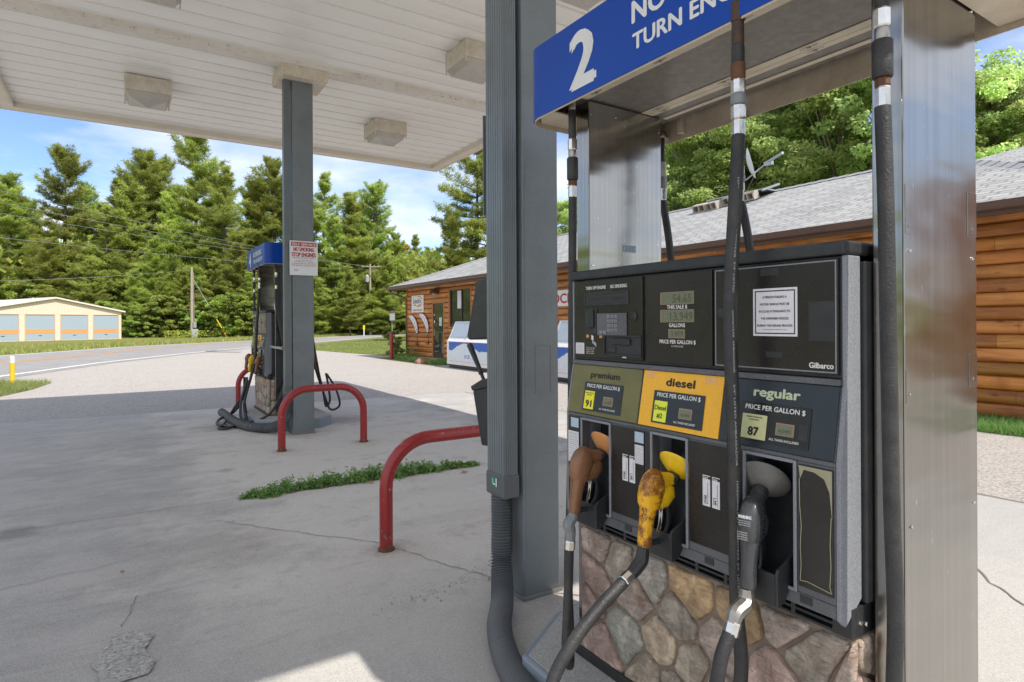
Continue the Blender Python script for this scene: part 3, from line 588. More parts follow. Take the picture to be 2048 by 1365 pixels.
# ------------------------------------------------------------------ fuel pumps
def stones(w,h,seeds,rng,map_,thick=.026):
    """fieldstone veneer on a w x h face: irregular polygons with mortar gaps"""
    b=MB(); b.c=[]; pal=[(.46,.40,.33),(.41,.35,.29),(.54,.46,.36),(.37,.36,.31),(.49,.40,.32),(.42,.39,.34),(.54,.37,.21),(.35,.345,.30),(.52,.37,.32),(.50,.36,.31),(.48,.38,.28),(.50,.40,.34),(.46,.37,.32)]
    for i,s in enumerate(seeds):
        P=[Vector((0,0)),Vector((w,0)),Vector((w,h)),Vector((0,h))]
        for j,q in enumerate(seeds):
            if i==j: continue
            m=(Vector(s)+Vector(q))/2; n=(Vector(q)-Vector(s)).normalized(); O=[]
            for k in range(len(P)):
                a,c=P[k],P[(k+1)%len(P)]; da=(a-m).dot(n); dc=(c-m).dot(n)
                if da<=0: O.append(a)
                if da*dc<0: O.append(a+(c-a)*(da/(da-dc)))
            P=O
            if len(P)<3: break
        if len(P)<3: continue
        ce=sum(P,Vector((0,0)))/len(P)
        # resample + round
        Q=[]
        for k in range(len(P)):
            a,c=P[k],P[(k+1)%len(P)]; L=(c-a).length
            if L<.004: continue
            Q+= [a+(c-a)*t for t in (.12,.32,.5,.68,.88)]
        size=math.sqrt(sum((q-ce).length_squared for q in Q)/len(Q)); 
        Q=[ce+(q-ce)*max(.3,1-.0075/max((q-ce).length,.01))+Vector((rng.uniform(-.0022,.0022),rng.uniform(-.0022,.0022))) for q in Q]
        col=list(rng.choice(pal)); k=rng.uniform(.8,1.15); col=tuple(min(.8,c*k*1.12) for c in col)+(1,)
        tl=Vector((rng.uniform(-.05,.05),rng.uniform(-.05,.05))); base=len(b.v); n=len(Q); V=[]
        for sc_,hh in ((1,0),(.995,thick*.55),(.97,thick*.78),(.88,thick*.92),(.6,thick),(.3,thick*1.03)):
            for q in Q:
                p=ce+(q-ce)*sc_; z=hh+((p-ce).dot(tl) if hh else 0)+(rng.uniform(-.0022,.0022) if hh and sc_<.95 else 0)
                V.append(map_(p.x,p.y,z))
        V.append(map_(ce.x,ce.y,thick*1.03)); Fc=[]
        for r in range(5): Fc+=[(r*n+k,r*n+(k+1)%n,(r+1)*n+(k+1)%n,(r+1)*n+k) for k in range(n)]
        Fc+=[(5*n+k,5*n+(k+1)%n,6*n) for k in range(n)]
        b.add(V,Fc); b.c+=[col]*len(Fc)
    return b
def nozzle(name_lab,px,py,pz,yaw,cover,body2,guard,grp,back=False,twist=0.,boot=None,gt=(.71,0,.70),gc=(.134,0,.192)):
    """hanging nozzle; local a = inward, z up; origin bottom of grip"""
    t=thing('fuel_nozzle',name_lab,'fuel nozzle',(0,0,0),grp)
    b=MB(); b.loft([(-.004,0,-.012),(.0,0,.0),(.003,0,.03),(.010,0,.075),(.018,0,.110)],[(.017,.019),(.020,.022),(.019,.021),(.021,.023),(.026,.026)])
    b.build('grip',cover,t,smooth=True)
    b=MB(); b.loft([(.012,0,.100),(.018,0,.112),(.026,0,.135),(.034,0,.165),(.044,0,.190),(.054,0,.206),(.060,0,.212)],[(.021,.025),(.027,.038),(.0295,.045),(.030,.045),(.028,.038),(.022,.026),(.012,.012)])
    b.build('body_cover',cover,t,smooth=True)
    b=MB(); b.loft([(.045,0,.118),(.075,0,.125),(.102,0,.142),(.112,0,.160)],[(.022,.026),(.026,.032),(.024,.028),(.014,.014)]); b.build('front_body',body2,t,smooth=True)
    b=MB(); b.loft([(.048,0,.185),(.5*(.036+gc[0]),0,.5*(.172+gc[2])),(gc[0]-.012,0,gc[2]-.012)],[(.025,.030),(.021,.023),(.019,.019)]); b.build('neck',body2,t,smooth=True)
    ax=Vector(gt).normalized(); c0=Vector(gc)
    b=MB(); b.lathe([(.021,-.026),(.023,-.018),(.0225,-.012),(.023,-.006),(.0215,0)],c0-ax*.004,ax,18); b.build('collar_ring',M['rubber'],t,smooth=True)
    b=MB(); b.lathe([(.020,0),(.040,.010),(.062,.024),(.070,.030),(.0715,.034),(.069,.036),(.060,.031),(.038,.017),(.016,.008)],c0,ax,30); b.build('splash_guard',guard,t,smooth=True,ang=50)
    b=MB(); b.tube([c0+ax*.005,c0+ax*.05,c0+ax*.10,c0+ax*.13+Vector((0,0,-.01))],.0125,seg=12,rf=lambda d,q:q*(1+.1*math.sin(d*700))); b.build('spout',M['chrome'] if boot is None else boot,t,smooth=True)
    b=MB(); b.tube([(.095,0,.115),(.105,0,.07),(.098,0,.025),(.066,0,-.004),(.02,0,-.006)],[.0065,.006,.0075,.009,.010],seg=8,res=6); b.build('lever_guard',M['black_plastic'],t,smooth=True)
    b=MB(); b.tube([(.070,0,.112),(.076,0,.075),(.066,0,.04),(.056,0,.015)],.0055,seg=8,res=5); b.obox((.066,-.007,.03),(1,0,0),(0,1,0),(.1,0,1),.004,.014,.06); b.build('lever',M['chrome'],t,smooth=True)
    b=MB(); b.tube([(-.0225,0,.0),(-.0185,0,.03),(-.0135,0,.075),(-.0095,0,.108),(-.0105,0,.135),(.002,0,.168),(.020,0,.192)],.0016,seg=6,res=4,smooth=True); b.build('cover_seam',cover,t,smooth=True)
    b=MB()
    for z_ in (.118,.130,.142,.154,.166): b.tube([(.02,-.0275,z_),(.034,-.0305,z_+.003),(.048,-.0275,z_+.006)],.0013,seg=5,res=3)
    b.build('moulded_rib',cover,t,smooth=True)
    t.rotation_euler=(0,twist,yaw if not back else math.pi+yaw); t.location=(px,py,pz); return t
def hose_run(lab,cat,pts,r,fit,grp,mats=None,down=(0,0,-1),label_text=None):
    """fit: list of (kind,len,radius) hanging from pts[0]"""
    t=thing('fuel_hose',lab,cat,tuple(pts[0]),grp); p=Vector(pts[0]); d=Vector(down).normalized()
    for kind,ln,rr,mt in fit:
        b=MB()
        sg=8 if kind in('hex_fitting','crimp_ferrule') else 18
        b.lathe([(rr*.9,0),(rr,.004),(rr,ln-.004),(rr*.9,ln)],p,d,sg); b.build(kind,M[mt],t,smooth=sg>8); p=p+d*ln
    Q=[tuple(p+d*-.004)]+[tuple(q) for q in pts[1:]]
    b=MB(); b.tube(Q,r,seg=16,res=14); b.build('hose_tube',M['rubber'],t,smooth=True)
    return t
def hose_print(t,A,B,s,h,r):
    A=Vector(A);B=Vector(B); u=(B-A).normalized(); b=MB()
    side=Vector((-.62,-.5,0)).normalized(); v=side.cross(u).normalized()
    n=u.cross(v)
    if n.dot(Vector((-1,-1,0)))<0: v=-v; n=-n
    b.text(s,A+n*(r+.0006)-v*h*.5+v*.006,u,v,h,.0,'l',(B-A).length); return b.build('hose_lettering',M['hose_ink'],t)
def pump(num,off_,lab,detail=True):
    ox,oy=off_; T=thing('fuel_pump',lab,'fuel pump',(1.78,1.32,0.152),'fuel pumps on the islands')
    MB0=MB
    # base clad in stone
    b=MB(); b.box(1.510,2.038,.796,1.835,.156,.664); base=b.build('stone_base',M['mortar'],T)
    rng=random.Random(11)
    W,H=1.056,.50; sd=[]
    rows=4
    for r in range(rows):
        nn=7 if r%2 else 6
        for k in range(nn): sd.append(((k+.5+(.0 if r%2 else .25))*W/nn+rng.uniform(-.05,.05),(r+.5)*H/rows+rng.uniform(-.04,.04)))
    # front map: p.x from far(left,Y=1.836) to near (Y=.78)
    stones(W,H,sd,rng,lambda x,y,z:(1.517-z,1.836-x,.162+y)).build('stone_veneer',M['stone'],base,smooth=True,ang=50)
    sd2=[(.08,.10),(.30,.07),(.46,.16),(.06,.30),(.24,.26),(.44,.36),(.13,.44),(.31,.45)]
    stones(.515,.50,sd2,rng,lambda x,y,z:(1.523+x,.801-z,.162+y),.018).build('stone_veneer',M['stone'],base,smooth=True,ang=50)
    stones(W,H,sd,rng,lambda x,y,z:(2.039+z,.78+x,.162+y)).build('stone_veneer',M['stone'],base,smooth=True,ang=50)
    b=MB(); b.box(1.482,1.494,.772,1.85,.153,.190); b.box(1.4945,1.52,.772,1.85,.153,.163); b.box(2.066,2.078,.772,1.85,.153,.190); b.each('base_angle',M['black_plastic'],T,bevel=.002)
    # vent sill
    b=MB(); b.box(1.515,2.045,.80,1.835,.666,.742); b.build('sill_core',M['pocket'],T)
    b=MB()
    for xa,xb in ((1.493,1.5145),(2.0455,2.067)):
        b.box(xa,xb,.785,.835,.667,.741); b.box(xa,xb,1.80,1.848,.667,.741)
        for z in (.667,.6845,.702,.7195,.7335): b.box(xa+.003,xb,.8352,1.7998,z,z+.0075)
        for k in range(1,9): b.box(xa+.002,xb-.001,.835+k*.107-.006,.835+k*.107+.006,.6672,.7405)
    b.box(1.515,2.045,.785,.7995,.667,.741); b.build('vent_sill',M['black_plastic'],T,bevel=.0015)
    b=MB(); b.lathe([(.007,0),(.006,.004)],(1.56,.785,.69),(0,-1,0),10); b.lathe([(.006,0),(.005,.004)],(1.53,.785,.70),(0,-1,0),10); b.each('bolt',M['chrome'],T)
    # dark inner cabinet
    b=MB(); b.box(1.545,2.015,.775,1.85,.745,1.60); b.build('cabinet',M['black_plastic'],T,bevel=.006)
    # profile cheeks + lower bezel, both sides
    def side(sgn,front):
        X=(lambda x:x) if sgn<0 else (lambda x:3.56-x)
        prof=[(1.448,.705),(1.448,1.106),(1.480,1.296),(1.480,1.612),(1.543,1.612),(1.543,.757),(1.468,.702)]
        prof=[(1.448,.722),(1.448,1.106),(1.480,1.296),(1.480,1.612),(1.5435,1.612),(1.5435,.757),(1.470,.704)]
        b=MB()
        for y0,y1 in ((.787,.7995),(1.8455,1.855)):
            b.prism([(X(a),c) for a,c in prof],lambda a,c,d:(a,d,c),y0,y1)
        b.each('cheek_panel',M['bezel_side'],T,bevel=.003)
        # pocket frame pieces
        P=[(.900,1.057),(1.253,1.408),(1.600,1.765)]
        xa=1.449; b=MB()
        edges=[.7998]+[e for p_ in P for e in p_]+[1.8452]
        for i in range(0,8,2): b.box(min(X(xa),X(1.49)),max(X(xa),X(1.49)),edges[i],edges[i+1],.756,1.092)
        b.box(min(X(xa),X(1.49)),max(X(xa),X(1.49)),.7998,1.8452,.722,.7555); b.box(min(X(xa),X(1.49)),max(X(xa),X(1.49)),.7998,1.8452,1.0922,1.105)
        b.build('lower_bezel',M['bezel'],T,bevel=.003)
        # pockets
        for (a,c) in P:
            b=MB(); zt=1.092; zb=.756; d0,d1=X(1.489),X(1.61)
            lo,hi=min(d0,d1),max(d0,d1)
            b.box(min(X(1.60),X(1.606)),max(X(1.60),X(1.606)),a,c,zb,zt)
            b.box(lo,hi,a-.006,a-.0005,zb,zt); b.box(lo,hi,c+.0005,c+.006,zb,zt)
            b.box(lo,hi,a,c,zt+.0005,zt+.006); b.box(lo,hi,a,c,zb-.006,zb-.0005)
            pk=b.build('pocket_liner',M['bezel_side'],T)
            b=MB(); yy=(a+c)/2
            r0=.008
            for u0,u1,w0,w1 in ((a-.001,a+.008,zb,zt),(c-.008,c+.001,zb,zt),(a+.008,c-.008,zt-.008,zt+.001),(a+.008,c-.008,zb-.001,zb+.008)):
                b.box(min(X(1.443),X(1.4495)),max(X(1.443),X(1.4495)),u0,u1,w0,w1)
            b.build('pocket_rim',M['bezel_side'],pk,bevel=.002)
            b=MB(); m=lambda a_,c_,d_:(X(a_),d_,c_)
            b.prism([(1.55,.90),(1.598,.93),(1.598,.76),(1.50,.76)],m,a+.03,c-.004)
            b.build('boot_insert',M['black_plastic'],pk,bevel=.004)
            b=MB(); pr_=[(1.395,.80),(1.403,.812),(1.50,.853),(1.50,.77),(1.452,.757),(1.43,.722),(1.398,.715)]
            b.prism(pr_,m,a+.022,a+.030); b.prism(pr_,m,c-.034,c-.026); b.prism([(1.396,.80),(1.402,.80),(1.404,.722),(1.398,.716)],m,a+.0302,c-.0342); b.prism([(1.40,.722),(1.50,.762),(1.50,.768),(1.40,.728)],m,a+.0302,c-.0342)
            b.build('nozzle_holster',M['black_plastic'],T,bevel=.002)
            b=MB(); b.lathe([(.008,0),(.0075,.002)],(X(1.5995),a+.025,.87),(-1,0,0) if sgn<0 else (1,0,0),14); b.build('lock_hole',M['pocket'],pk)
        # plates
        for (a,c,z0,z1) in ((.8035,.894,.775,1.086),(1.102,1.247,.782,1.088),(1.436,1.594,.782,1.088)):
            b=MB(); b.box(min(X(1.4445),X(1.4485)),max(X(1.4445),X(1.4485)),a,c,z0,z1); b.build('front_plate',M['panel'],T,bevel=.0015)
        b=MB(); b.box(min(X(1.4455),X(1.4485)),max(X(1.4455),X(1.4485)),1.772,1.84,.76,1.09); b.box(min(X(1.4455),X(1.4485)),max(X(1.4455),X(1.4485)),1.061,1.099,.782,1.088); b.box(min(X(1.4455),X(1.4485)),max(X(1.4455),X(1.4485)),1.412,1.433,.782,1.088); b.each('edge_strip',M['black_plastic'],T)
        b=MB()
        for yy in (.86,1.16,1.50): b.box(min(X(1.4468),X(1.4487)),max(X(1.4468),X(1.4487)),yy,yy+.032,.733,.752)
        b.each('drain_slot',M['pocket'],T)
        # slanted price panels
        S0=Vector((X(1.447),0,1.108)); S1=Vector((X(1.480),0,1.288)); sl=(S1-S0).normalized(); L=(S1-S0).length
        nrm=Vector((-sl.z,0,sl.x)) if sgn<0 else Vector((sl.z,0,-sl.x))
        Uy=Vector((0,-1,0)) if sgn<0 else Vector((0,1,0)); yl=(lambda y:y) if sgn<0 else (lambda y:2.645-y)
        def SP(y,t,o=0.): return S0+sl*(t*L)+nrm*o+Vector((0,yl(y),0))
        def sb(b_,ya,yb,t0,t1,o0,o1): # ya left (high), yb right
            b_.obox(SP(ya,t0,o0),Uy,sl,nrm,ya-yb,(t1-t0)*L,o1-o0)
        b=MB(); sb(b,1.8452,.7998,-.005,1.0,-.03,-.001); b.build('price_backing',M['bezel'],T)
        spec=[('premium',M['olive'],M['dark_olive_ink'],1.838,1.470,'91'),('diesel',M['yellow'],M['black_ink'],1.463,1.140,'d'),('regular',M['navy'],M['pale_green_ink'],1.136,.803,'87')]
        for nm,mt,ink,ya,yb,st in spec:
            b=MB(); sb(b,ya,yb,.0,1.0,0,.004); pp=b.build('price_panel',mt,T,bevel=.0015); tag(pp,{'premium':'olive premium price panel','diesel':'yellow diesel price panel','regular':'dark blue regular price panel'}[nm])
            wd=ya-yb; o=.0048
            cy=yb+wd*(.5 if nm!='regular' else .50)
            b=MB(); b.text(nm,SP(cy,.755,o),Uy,sl,{'premium':.0235,'diesel':.026,'regular':.026}[nm],.035,'c',{'premium':.158,'diesel':.118,'regular':.138}[nm]); b.build('grade_lettering',ink,pp)
            bx0,bx1=cy+.103,cy-.103
            b=MB(); sb(b,bx0,bx1,.08,.655,.0042,.0068); b.build('price_window',M['navy'] if nm!='regular' else M['panel'],pp,bevel=.001)
            b=MB(); b.text('PRICE PER GALLON $',SP(cy,.55,.0075),Uy,sl,.0135,.012,'c',.176); b.text('ALL TAXES INCLUDED',SP(cy-.035,.135,.0075),Uy,sl,.0062,.01,'c',.085); b.build('price_lettering',M['white_ink'],pp)
            sm={'91':'sticker_yellow','d':'sticker_green','87':'sticker_cream'}[st]
            b=MB(); sb(b,cy+.094,cy+.040 if st!='87' else cy+.018,.11,.475,.007,.0078); b.build('octane_sticker',M[sm],pp)
            b=MB(); sc_=cy+.067 if st!='87' else cy+.056
            if st=='d': b.text('Diesel',SP(sc_,.315,.0084),Uy,sl,.0155,.01,'c',.048); b.text('#2',SP(sc_,.175,.0084),Uy,sl,.0155,.01,'c',.024)
            else:
                b.text(st,SP(sc_,.16,.0084),Uy,sl,.024,.03,'c',.034); b.text('MINIMUM OCTANE RATING',SP(sc_,.425,.0084),Uy,sl,.0035,.01,'c',.048); b.text('(R+M)/2 METHOD',SP(sc_,.385,.0084),Uy,sl,.0035,.01,'c',.03)
            b.build('sticker_lettering',M['black_ink'],pp)
            b=MB(); sb(b,cy-.010,cy-.062,.22,.40,.007,.0082); b.each('display_frame',M['lcd_frame'],pp)
            b=MB(); sb(b,cy-.014,cy-.058,.235,.375,.0083,.0088); b.build('price_display',M['lcd'],pp)
            b=MB(); b.text('4.199' if nm=='premium' else '4.099',SP(cy-.036,.262,.0092),Uy,sl,.010,.0,'c',.034); b.build('display_digits',M['lcd_ink'],pp)
            b=MB(); sb(b,cy-.074,cy-.098,.20,.42,.0069,.0073); b.build('blank_sticker',M['black_plastic'],pp)
        if sgn<0:
            b=MB(); sb(b,1.445,1.415,.86,.98,.0042,.0048); sb(b,1.205,1.165,.86,.98,.0042,.0048); b.each('tape_patch',M['beige_tape'],T)
        # ledge under head
        b=MB(); b.obox((X(1.470),min(.7998,.7998),1.290),(1 if sgn<0 else -1,0,0),(0,1,0),(0,0,1),.02,1.0454,.016); b.build('head_ledge',M['bezel'],T,bevel=.003)
        # head
        b=MB(); b.box(min(X(1.484),X(1.5445)),max(X(1.484),X(1.5445)),.7998,1.8452,1.3065,1.612); b.build('head_frame',M['black_plastic'],T,bevel=.003)
        xf=X(1.478); dx=-1 if sgn<0 else 1
        def HB(b_,ya,yb,z0,z1,o0=0,o1=.004):
            xa_,xb_=xf-dx*0+dx*o0,xf+dx*o1; b_.box(min(xa_,xb_),max(xa_,xb_),min(yl(ya),yl(yb)),max(yl(ya),yl(yb)),z0,z1)
        def HT(b_,s,y,z,h,al='c',w=None,bold=.012,o=.0048): b_.text(s,(xf+dx*o,yl(y),z),Uy,(0,0,1),h,bold,al,w)
        def fr(ya,yb,z0,z1,k,nm,mt,par,o1=.0055):
            b=MB(); HB(b,ya,ya-k,z0,z1,.0,o1); HB(b,yb+k,yb,z0,z1,.0,o1); HB(b,ya-k,yb+k,z1-k,z1,.0,o1); HB(b,ya-k,yb+k,z0,z0+k,.0,o1); return b.build(nm,mt,par,bevel=.001)
        b=MB(); HB(b,1.836,1.470,1.318,1.606,-.007,.003); rd=b.build('card_reader_panel',M['panel'],T,bevel=.002)
        b=MB(); HT(b,'TURN OFF ENGINE',1.765,1.573,.0125,'l',.112,o=.0042); HT(b,'NO SMOKING',1.628,1.573,.0125,'l',.085,o=.0042)
        HT(b,'SEE ATTENDANT FOR',1.765,1.352,.004,'l',.05,.0,.0042)
        for k in range(3): HT(b,('INSTRUCTIONS','INSERT CARD','PRESS PAY INSIDE')[k],1.765,1.345-k*.0068,.004,'l',.045,.0,.0042)
        b.add([(xf+dx*.0042,yl(1.571),1.324),(xf+dx*.0042,yl(1.545),1.324),(xf+dx*.0042,yl(1.558),1.332)],[(0,1,2)])
        # little hand-and-card pictogram
        for (y_,z_,w_,h_) in ((1.735,1.385,.012,.018),(1.728,1.372,.004,.014),(1.720,1.368,.004,.012),(1.712,1.362,.004,.014)): b.add([(xf+dx*.0042,yl(y_),z_),(xf+dx*.0042,yl(y_-w_),z_-.004),(xf+dx*.0042,yl(y_-w_),z_+h_-.004),(xf+dx*.0042,yl(y_),z_+h_)],[(0,1,2,3)])
        b.build('panel_lettering',M['white_ink'],rd)
        b=MB()
        for y_ in (1.765,1.690): b.add([(xf+dx*.0042,yl(y_),1.392),(xf+dx*.0042,yl(y_-.013),1.392),(xf+dx*.0042,yl(y_-.019),1.398),(xf+dx*.0042,yl(y_-.013),1.404),(xf+dx*.0042,yl(y_),1.404)],[(0,1,2,3,4)])
        b.each('arrow_mark',M['orange_guard'],rd)
        fr(1.775,1.535,1.512,1.562,.007,'message_bezel',M['black_plastic'],rd,.006)
        b=MB(); HB(b,1.768,1.542,1.519,1.555,.003,.0036); b.build('message_display',M['pocket'],rd)
        b=MB(); HT(b,'PLEASE PAY INSIDE',1.655,1.530,.013,'c',.19,.0,.004); b.build('message_lettering',M['dark_olive_ink'],rd)
        b=MB(); HB(b,1.698,1.543,1.402,1.483,.003,.009); kp=b.build('keypad',M['bezel'],rd,bevel=.002)
        b=MB()
        for r in range(4):
            for c_ in range(3): HB(b,1.640-c_*.0185,1.626-c_*.0185,1.465-r*.0165,1.4765-r*.0165,.009,.0115)
        for c_ in range(2): HB(b,1.683-c_*.021,1.668-c_*.021,1.408,1.420,.009,.0112)
        b.each('key',flat('key_grey_%d%s'%(num,'f' if sgn<0 else 'b'),(.24,.25,.27)),rd,bevel=.002)
        b=MB()
        for r in range(4):
            for c_ in range(3): HT(b,'123456789*0#'[r*3+c_],1.633-c_*.0185,1.4675-r*.0165,.006,'c',None,.02,.0119)
        b.build('key_lettering',M['black_ink'],rd)
        b=MB(); HB(b,1.768,1.702,1.405,1.503,.003,.007); HB(b,1.752,1.715,1.43,1.498,.007,.0135); b.build('card_slot',M['black_plastic'],rd,bevel=.003)
        b=MB(); HB(b,1.736,1.731,1.42,1.49,.0136,.0142); b.build('slot_opening',M['pocket'],rd)
        b=MB(); b.lathe([(.016,0),(.016,.004),(.011,.0065),(.009,.003)],(xf+dx*.003,yl(1.510),1.470),(dx,0,0),20); b.build('lock',M['black_plastic'],rd,smooth=True)
        b=MB(); HB(b,1.655,1.478,1.335,1.398,.003,.0036); b.build('receipt_opening',M['pocket'],rd)
        fr(1.662,1.472,1.329,1.404,.006,'receipt_bezel',M['black_plastic'],rd,.010)
        b=MB(); HB(b,1.615,1.525,1.370,1.392,.0037,.012); HB(b,1.64,1.60,1.342,1.36,.0037,.008); b.build('receipt_tray',M['black_plastic'],rd,bevel=.004)
        b=MB(); HB(b,1.828,1.778,1.33,1.372,.003,.0037); b.build('rule_sticker',M['paper'],rd)
        b=MB()
        for k in range(7): HT(b,'cash or credit customers',1.803,1.366-k*.0053,.0026,'c',.042,.0,.004)
        b.build('sticker_lettering',M['black_ink'],rd)
        b=MB(); HB(b,1.456,1.183,1.316,1.606,-.007,.003); sp=b.build('sale_panel',M['panel'],T,bevel=.002)
        b=MB(); HB(b,1.388,1.250,1.506,1.546,.003,.0045); HB(b,1.388,1.250,1.449,1.489,.003,.0045); HB(b,1.354,1.286,1.398,1.427,.003,.0045); b.each('display_frame',M['lcd_frame'],sp)
        b=MB(); HB(b,1.383,1.252,1.508,1.544,.0046,.005); HB(b,1.383,1.252,1.451,1.487,.0046,.005); HB(b,1.350,1.288,1.400,1.425,.0046,.005); b.each('sale_display',M['lcd'],sp)
        b=MB(); HT(b,'54.65',1.297,1.512,.027,'c',.075,.0,.0054); HT(b,'13.949',1.300,1.455,.027,'c',.09,.0,.0054); HT(b,'3.919',1.318,1.404,.017,'c',.048,.0,.0054); b.build('display_digits',M['lcd_ink'],sp)
        b=MB(); HT(b,'THIS SALE $',1.318,1.486+.006,.0125,'c',.083,o=.0042); HT(b,'GALLONS',1.318,1.4335,.0125,'c',.066,o=.0042); HT(b,'PRICE PER GALLON $',1.318,1.3805,.0125,'c',.148,o=.0042); HT(b,'ALL TAXES INCLUDED',1.318,1.370,.005,'c',.05,.0,.0042); b.build('panel_lettering',M['white_ink'],sp)
        b=MB(); HB(b,1.176,.806,1.316,1.606,-.007,.0025); dp=b.build('printer_door',M['panel'],T,bevel=.002)
        fr(1.172,.810,1.320,1.602,.0035,'door_bead',M['bezel_side'],dp,.004)
        b=MB(); b.lathe([(.015,0),(.015,.004),(.010,.006)],(xf+dx*.003,yl(1.150),1.475),(dx,0,0),20); b.build('lock',M['black_plastic'],dp,smooth=True)
        b=MB(); HB(b,.882,.815,1.400,1.50,.0026,.0031); HB(b,1.02,.965,1.575,1.595,.0026,.0030); HB(b,1.005,.955,1.352,1.368,.0026,.0030); b.each('sticker_residue',M['black_plastic'],dp)
        if sgn<0 and num==2:
            b=MB(); HB(b,1.043,.912,1.410,1.540,.003,.0038); nt_=b.build('notice',M['paper'],dp)
            b=MB(); k=.003
            for (ya,yb,z0,z1) in ((1.037,1.037-k,1.416,1.534),(.918+k,.918,1.416,1.534),(1.037-k,.918+k,1.534-k,1.534),(1.037-k,.918+k,1.416,1.416+k)): HB(b,ya,yb,z0,z1,.004,.0043)
            for k_,(s_,w_) in enumerate((('A PERSON FUELING A',.072),('MOTOR VEHICLE MUST BE',.087),('IN CLOSE ATTENDANCE TO',.092),('THE DISPENSER NOZZLE',.082),('DURING THE FUELING PROCESS.',.106))): HT(b,s_,.9775,1.513-k_*.0193,.0062,'c',w_,.015,.0044)
            HT(b,'WISCONSIN ADMIN CODE ATCP 93.630',.9775,1.4265,.0028,'c',.07,.0,.0044); b.build('notice_lettering',M['black_ink'],dp)
        b=MB(); HT(b,'Gilbarco',.818+.031,1.331,.0145,'c',.064,.02,.0036); b.build('maker_lettering',M['white_ink'],dp)
        # torn label marks on lower plates
        xs=X(1.4440)
        def LB(b_,ya,yb,z0,z1,o=.0007): b_.box(min(xs,xs+dx*o),max(xs,xs+dx*o),min(yl(ya),yl(yb)),max(yl(ya),yl(yb)),z0,z1)
        def LT(b_,s,y,z,h,al='c',w=None,bold=.0,o=.0011): b_.text(s,(xs+dx*o,yl(y),z),Uy,(0,0,1),h,bold,al,w)
        b=MB(); LB(b,1.822,1.776,1.050,1.086); LB(b,1.478,1.437,1.046,1.082); LB(b,1.098,1.064,1.04,1.08); b.each('credit_sticker',M['blue_paper'],T)
        b=MB(); LB(b,1.838,1.776,.915,1.034); LB(b,1.478,1.438,.975,1.038); b.each('rule_sticker',M['paper'],T)
        b=MB()
        for k in range(13): LT(b,('WARNING','no smoking or open','flames near pump','use approved cans','keep engine off')[k%5],1.807,1.024-k*.0083,.0032,'c',.05)
        for k in range(10): LT(b,'debit and credit card users see',1.458,1.032-k*.006,.0026,'c',.035)
        b.build('sticker_lettering',M['black_ink'],T)
        b=MB()
        for y0 in (1.538,1.195):
            for k in range(2):
                a=y0-k*.034; LB(b,a,a-.027,.905,.985); LB(b,a,a-.027,.993,.9955)
        b.each('pictogram_sticker',M['paper'],T)
        b=MB()
        for y0 in (1.538,1.195):
            LT(b,'Start',y0-.0005,.986,.0065,'l',.020,.02,.0008); LT(b,'Stop',y0-.0345,.986,.0065,'l',.019,.02,.0008)
        b.build('pictogram_heading',M['white_ink'],T)
        b=MB()
        for y0 in (1.538,1.195):
            for k in range(2):
                a=y0-k*.034-.014; q=-1 if k else 1
                LB(b,a-.004,a-.0052,.912,.975,.0011); LB(b,a+.009,a-.003,.912+.006*k,.9135+.006*k,.0011); b.add([(xs+dx*.0011,yl(a+.006),.928),(xs+dx*.0011,yl(a-.001),.928),(xs+dx*.0011,yl(a+.0025),.928+q*.008)],[(0,1,2)]); LB(b,a+.004,a+.001,.915,.928,.0011)
                LB(b,a+.009,a+.0075,.913,.935,.0011); LB(b,a+.0075,a-.002,.934,.9355,.0011)
        b.build('pictogram_mark',M['black_ink'],T)
        # worn laminate film outline at the right plate
        b=MB(); rr=random.Random(5)
        b2=[(.892,1.083),(.806,1.083),(.806,.965),(.812,1.03),(.825,1.06),(.85,1.072),(.878,1.074),(.888,1.05)]
        b.prism([(yl(y_),z_) for y_,z_ in b2],lambda a,c,d:(xs+dx*d,a,c),.0,.0007)
        L=[(.808,.97),(.811,.90),(.809,.85),(.812,.80),(.808,.785),(.84,.789),(.87,.793),(.889,.79),(.886,.83),(.888,.88),(.885,.93),(.889,.98),(.890,1.05)]
        for a_,c_ in zip(L[:-1],L[1:]):
            q=Vector((c_[0]-a_[0],c_[1]-a_[1])).normalized(); n_=Vector((-q.y,q.x))*.0011
            b.add([(xs+dx*.0008,yl(a_[0]+n_.x),a_[1]+n_.y),(xs+dx*.0008,yl(a_[0]-n_.x),a_[1]-n_.y),(xs+dx*.0008,yl(c_[0]-n_.x),c_[1]-n_.y),(xs+dx*.0008,yl(c_[0]+n_.x),c_[1]+n_.y)],[(0,1,2,3)])
        b.build('peeling_film',flat('film_%d%s'%(num,'f' if sgn<0 else 'b'),(.33,.31,.20)),T)
    side(-1,True); side(1,False)
    # lid
    b=MB(); b.box(1.468,2.092,.785,1.86,1.613,1.648); b.build('lid',M['black_plastic'],T,bevel=.007)
    b=MB(); b.box(1.469,1.4705,1.86,1.868,.67,1.60); 
    # stainless columns
    b=MB(); b.box(1.573,1.987,.700,.7735,.156,2.345); b.build('steel_column',M['steel'],T,bevel=.004,seg=3)
    b=MB(); b.box(1.573,1.987,1.862,1.94,.156,2.345); b.build('steel_column',M['steel'],T,bevel=.004,seg=3)
    b=MB()
    for z in (.95,1.62,2.30):
        for x in (1.60,1.96):
            b.lathe([(.005,0),(.004,.003)],(x,.6995,z),(0,-1,0),10)
    for x,z in ((1.585,2.29),(1.975,2.28),(1.59,1.68),(1.975,1.68),(1.72,2.30)): b.lathe([(.0045,0),(.0035,.003)],(x,1.8615,z),(0,-1,0),10)
    b.each('screw',M['chrome'],T)
    b=MB(); b.box(1.757,1.83,1.8595,1.8615,1.745,1.775); b.build('serial_plate',M['blue_paper'],T,bevel=.001)
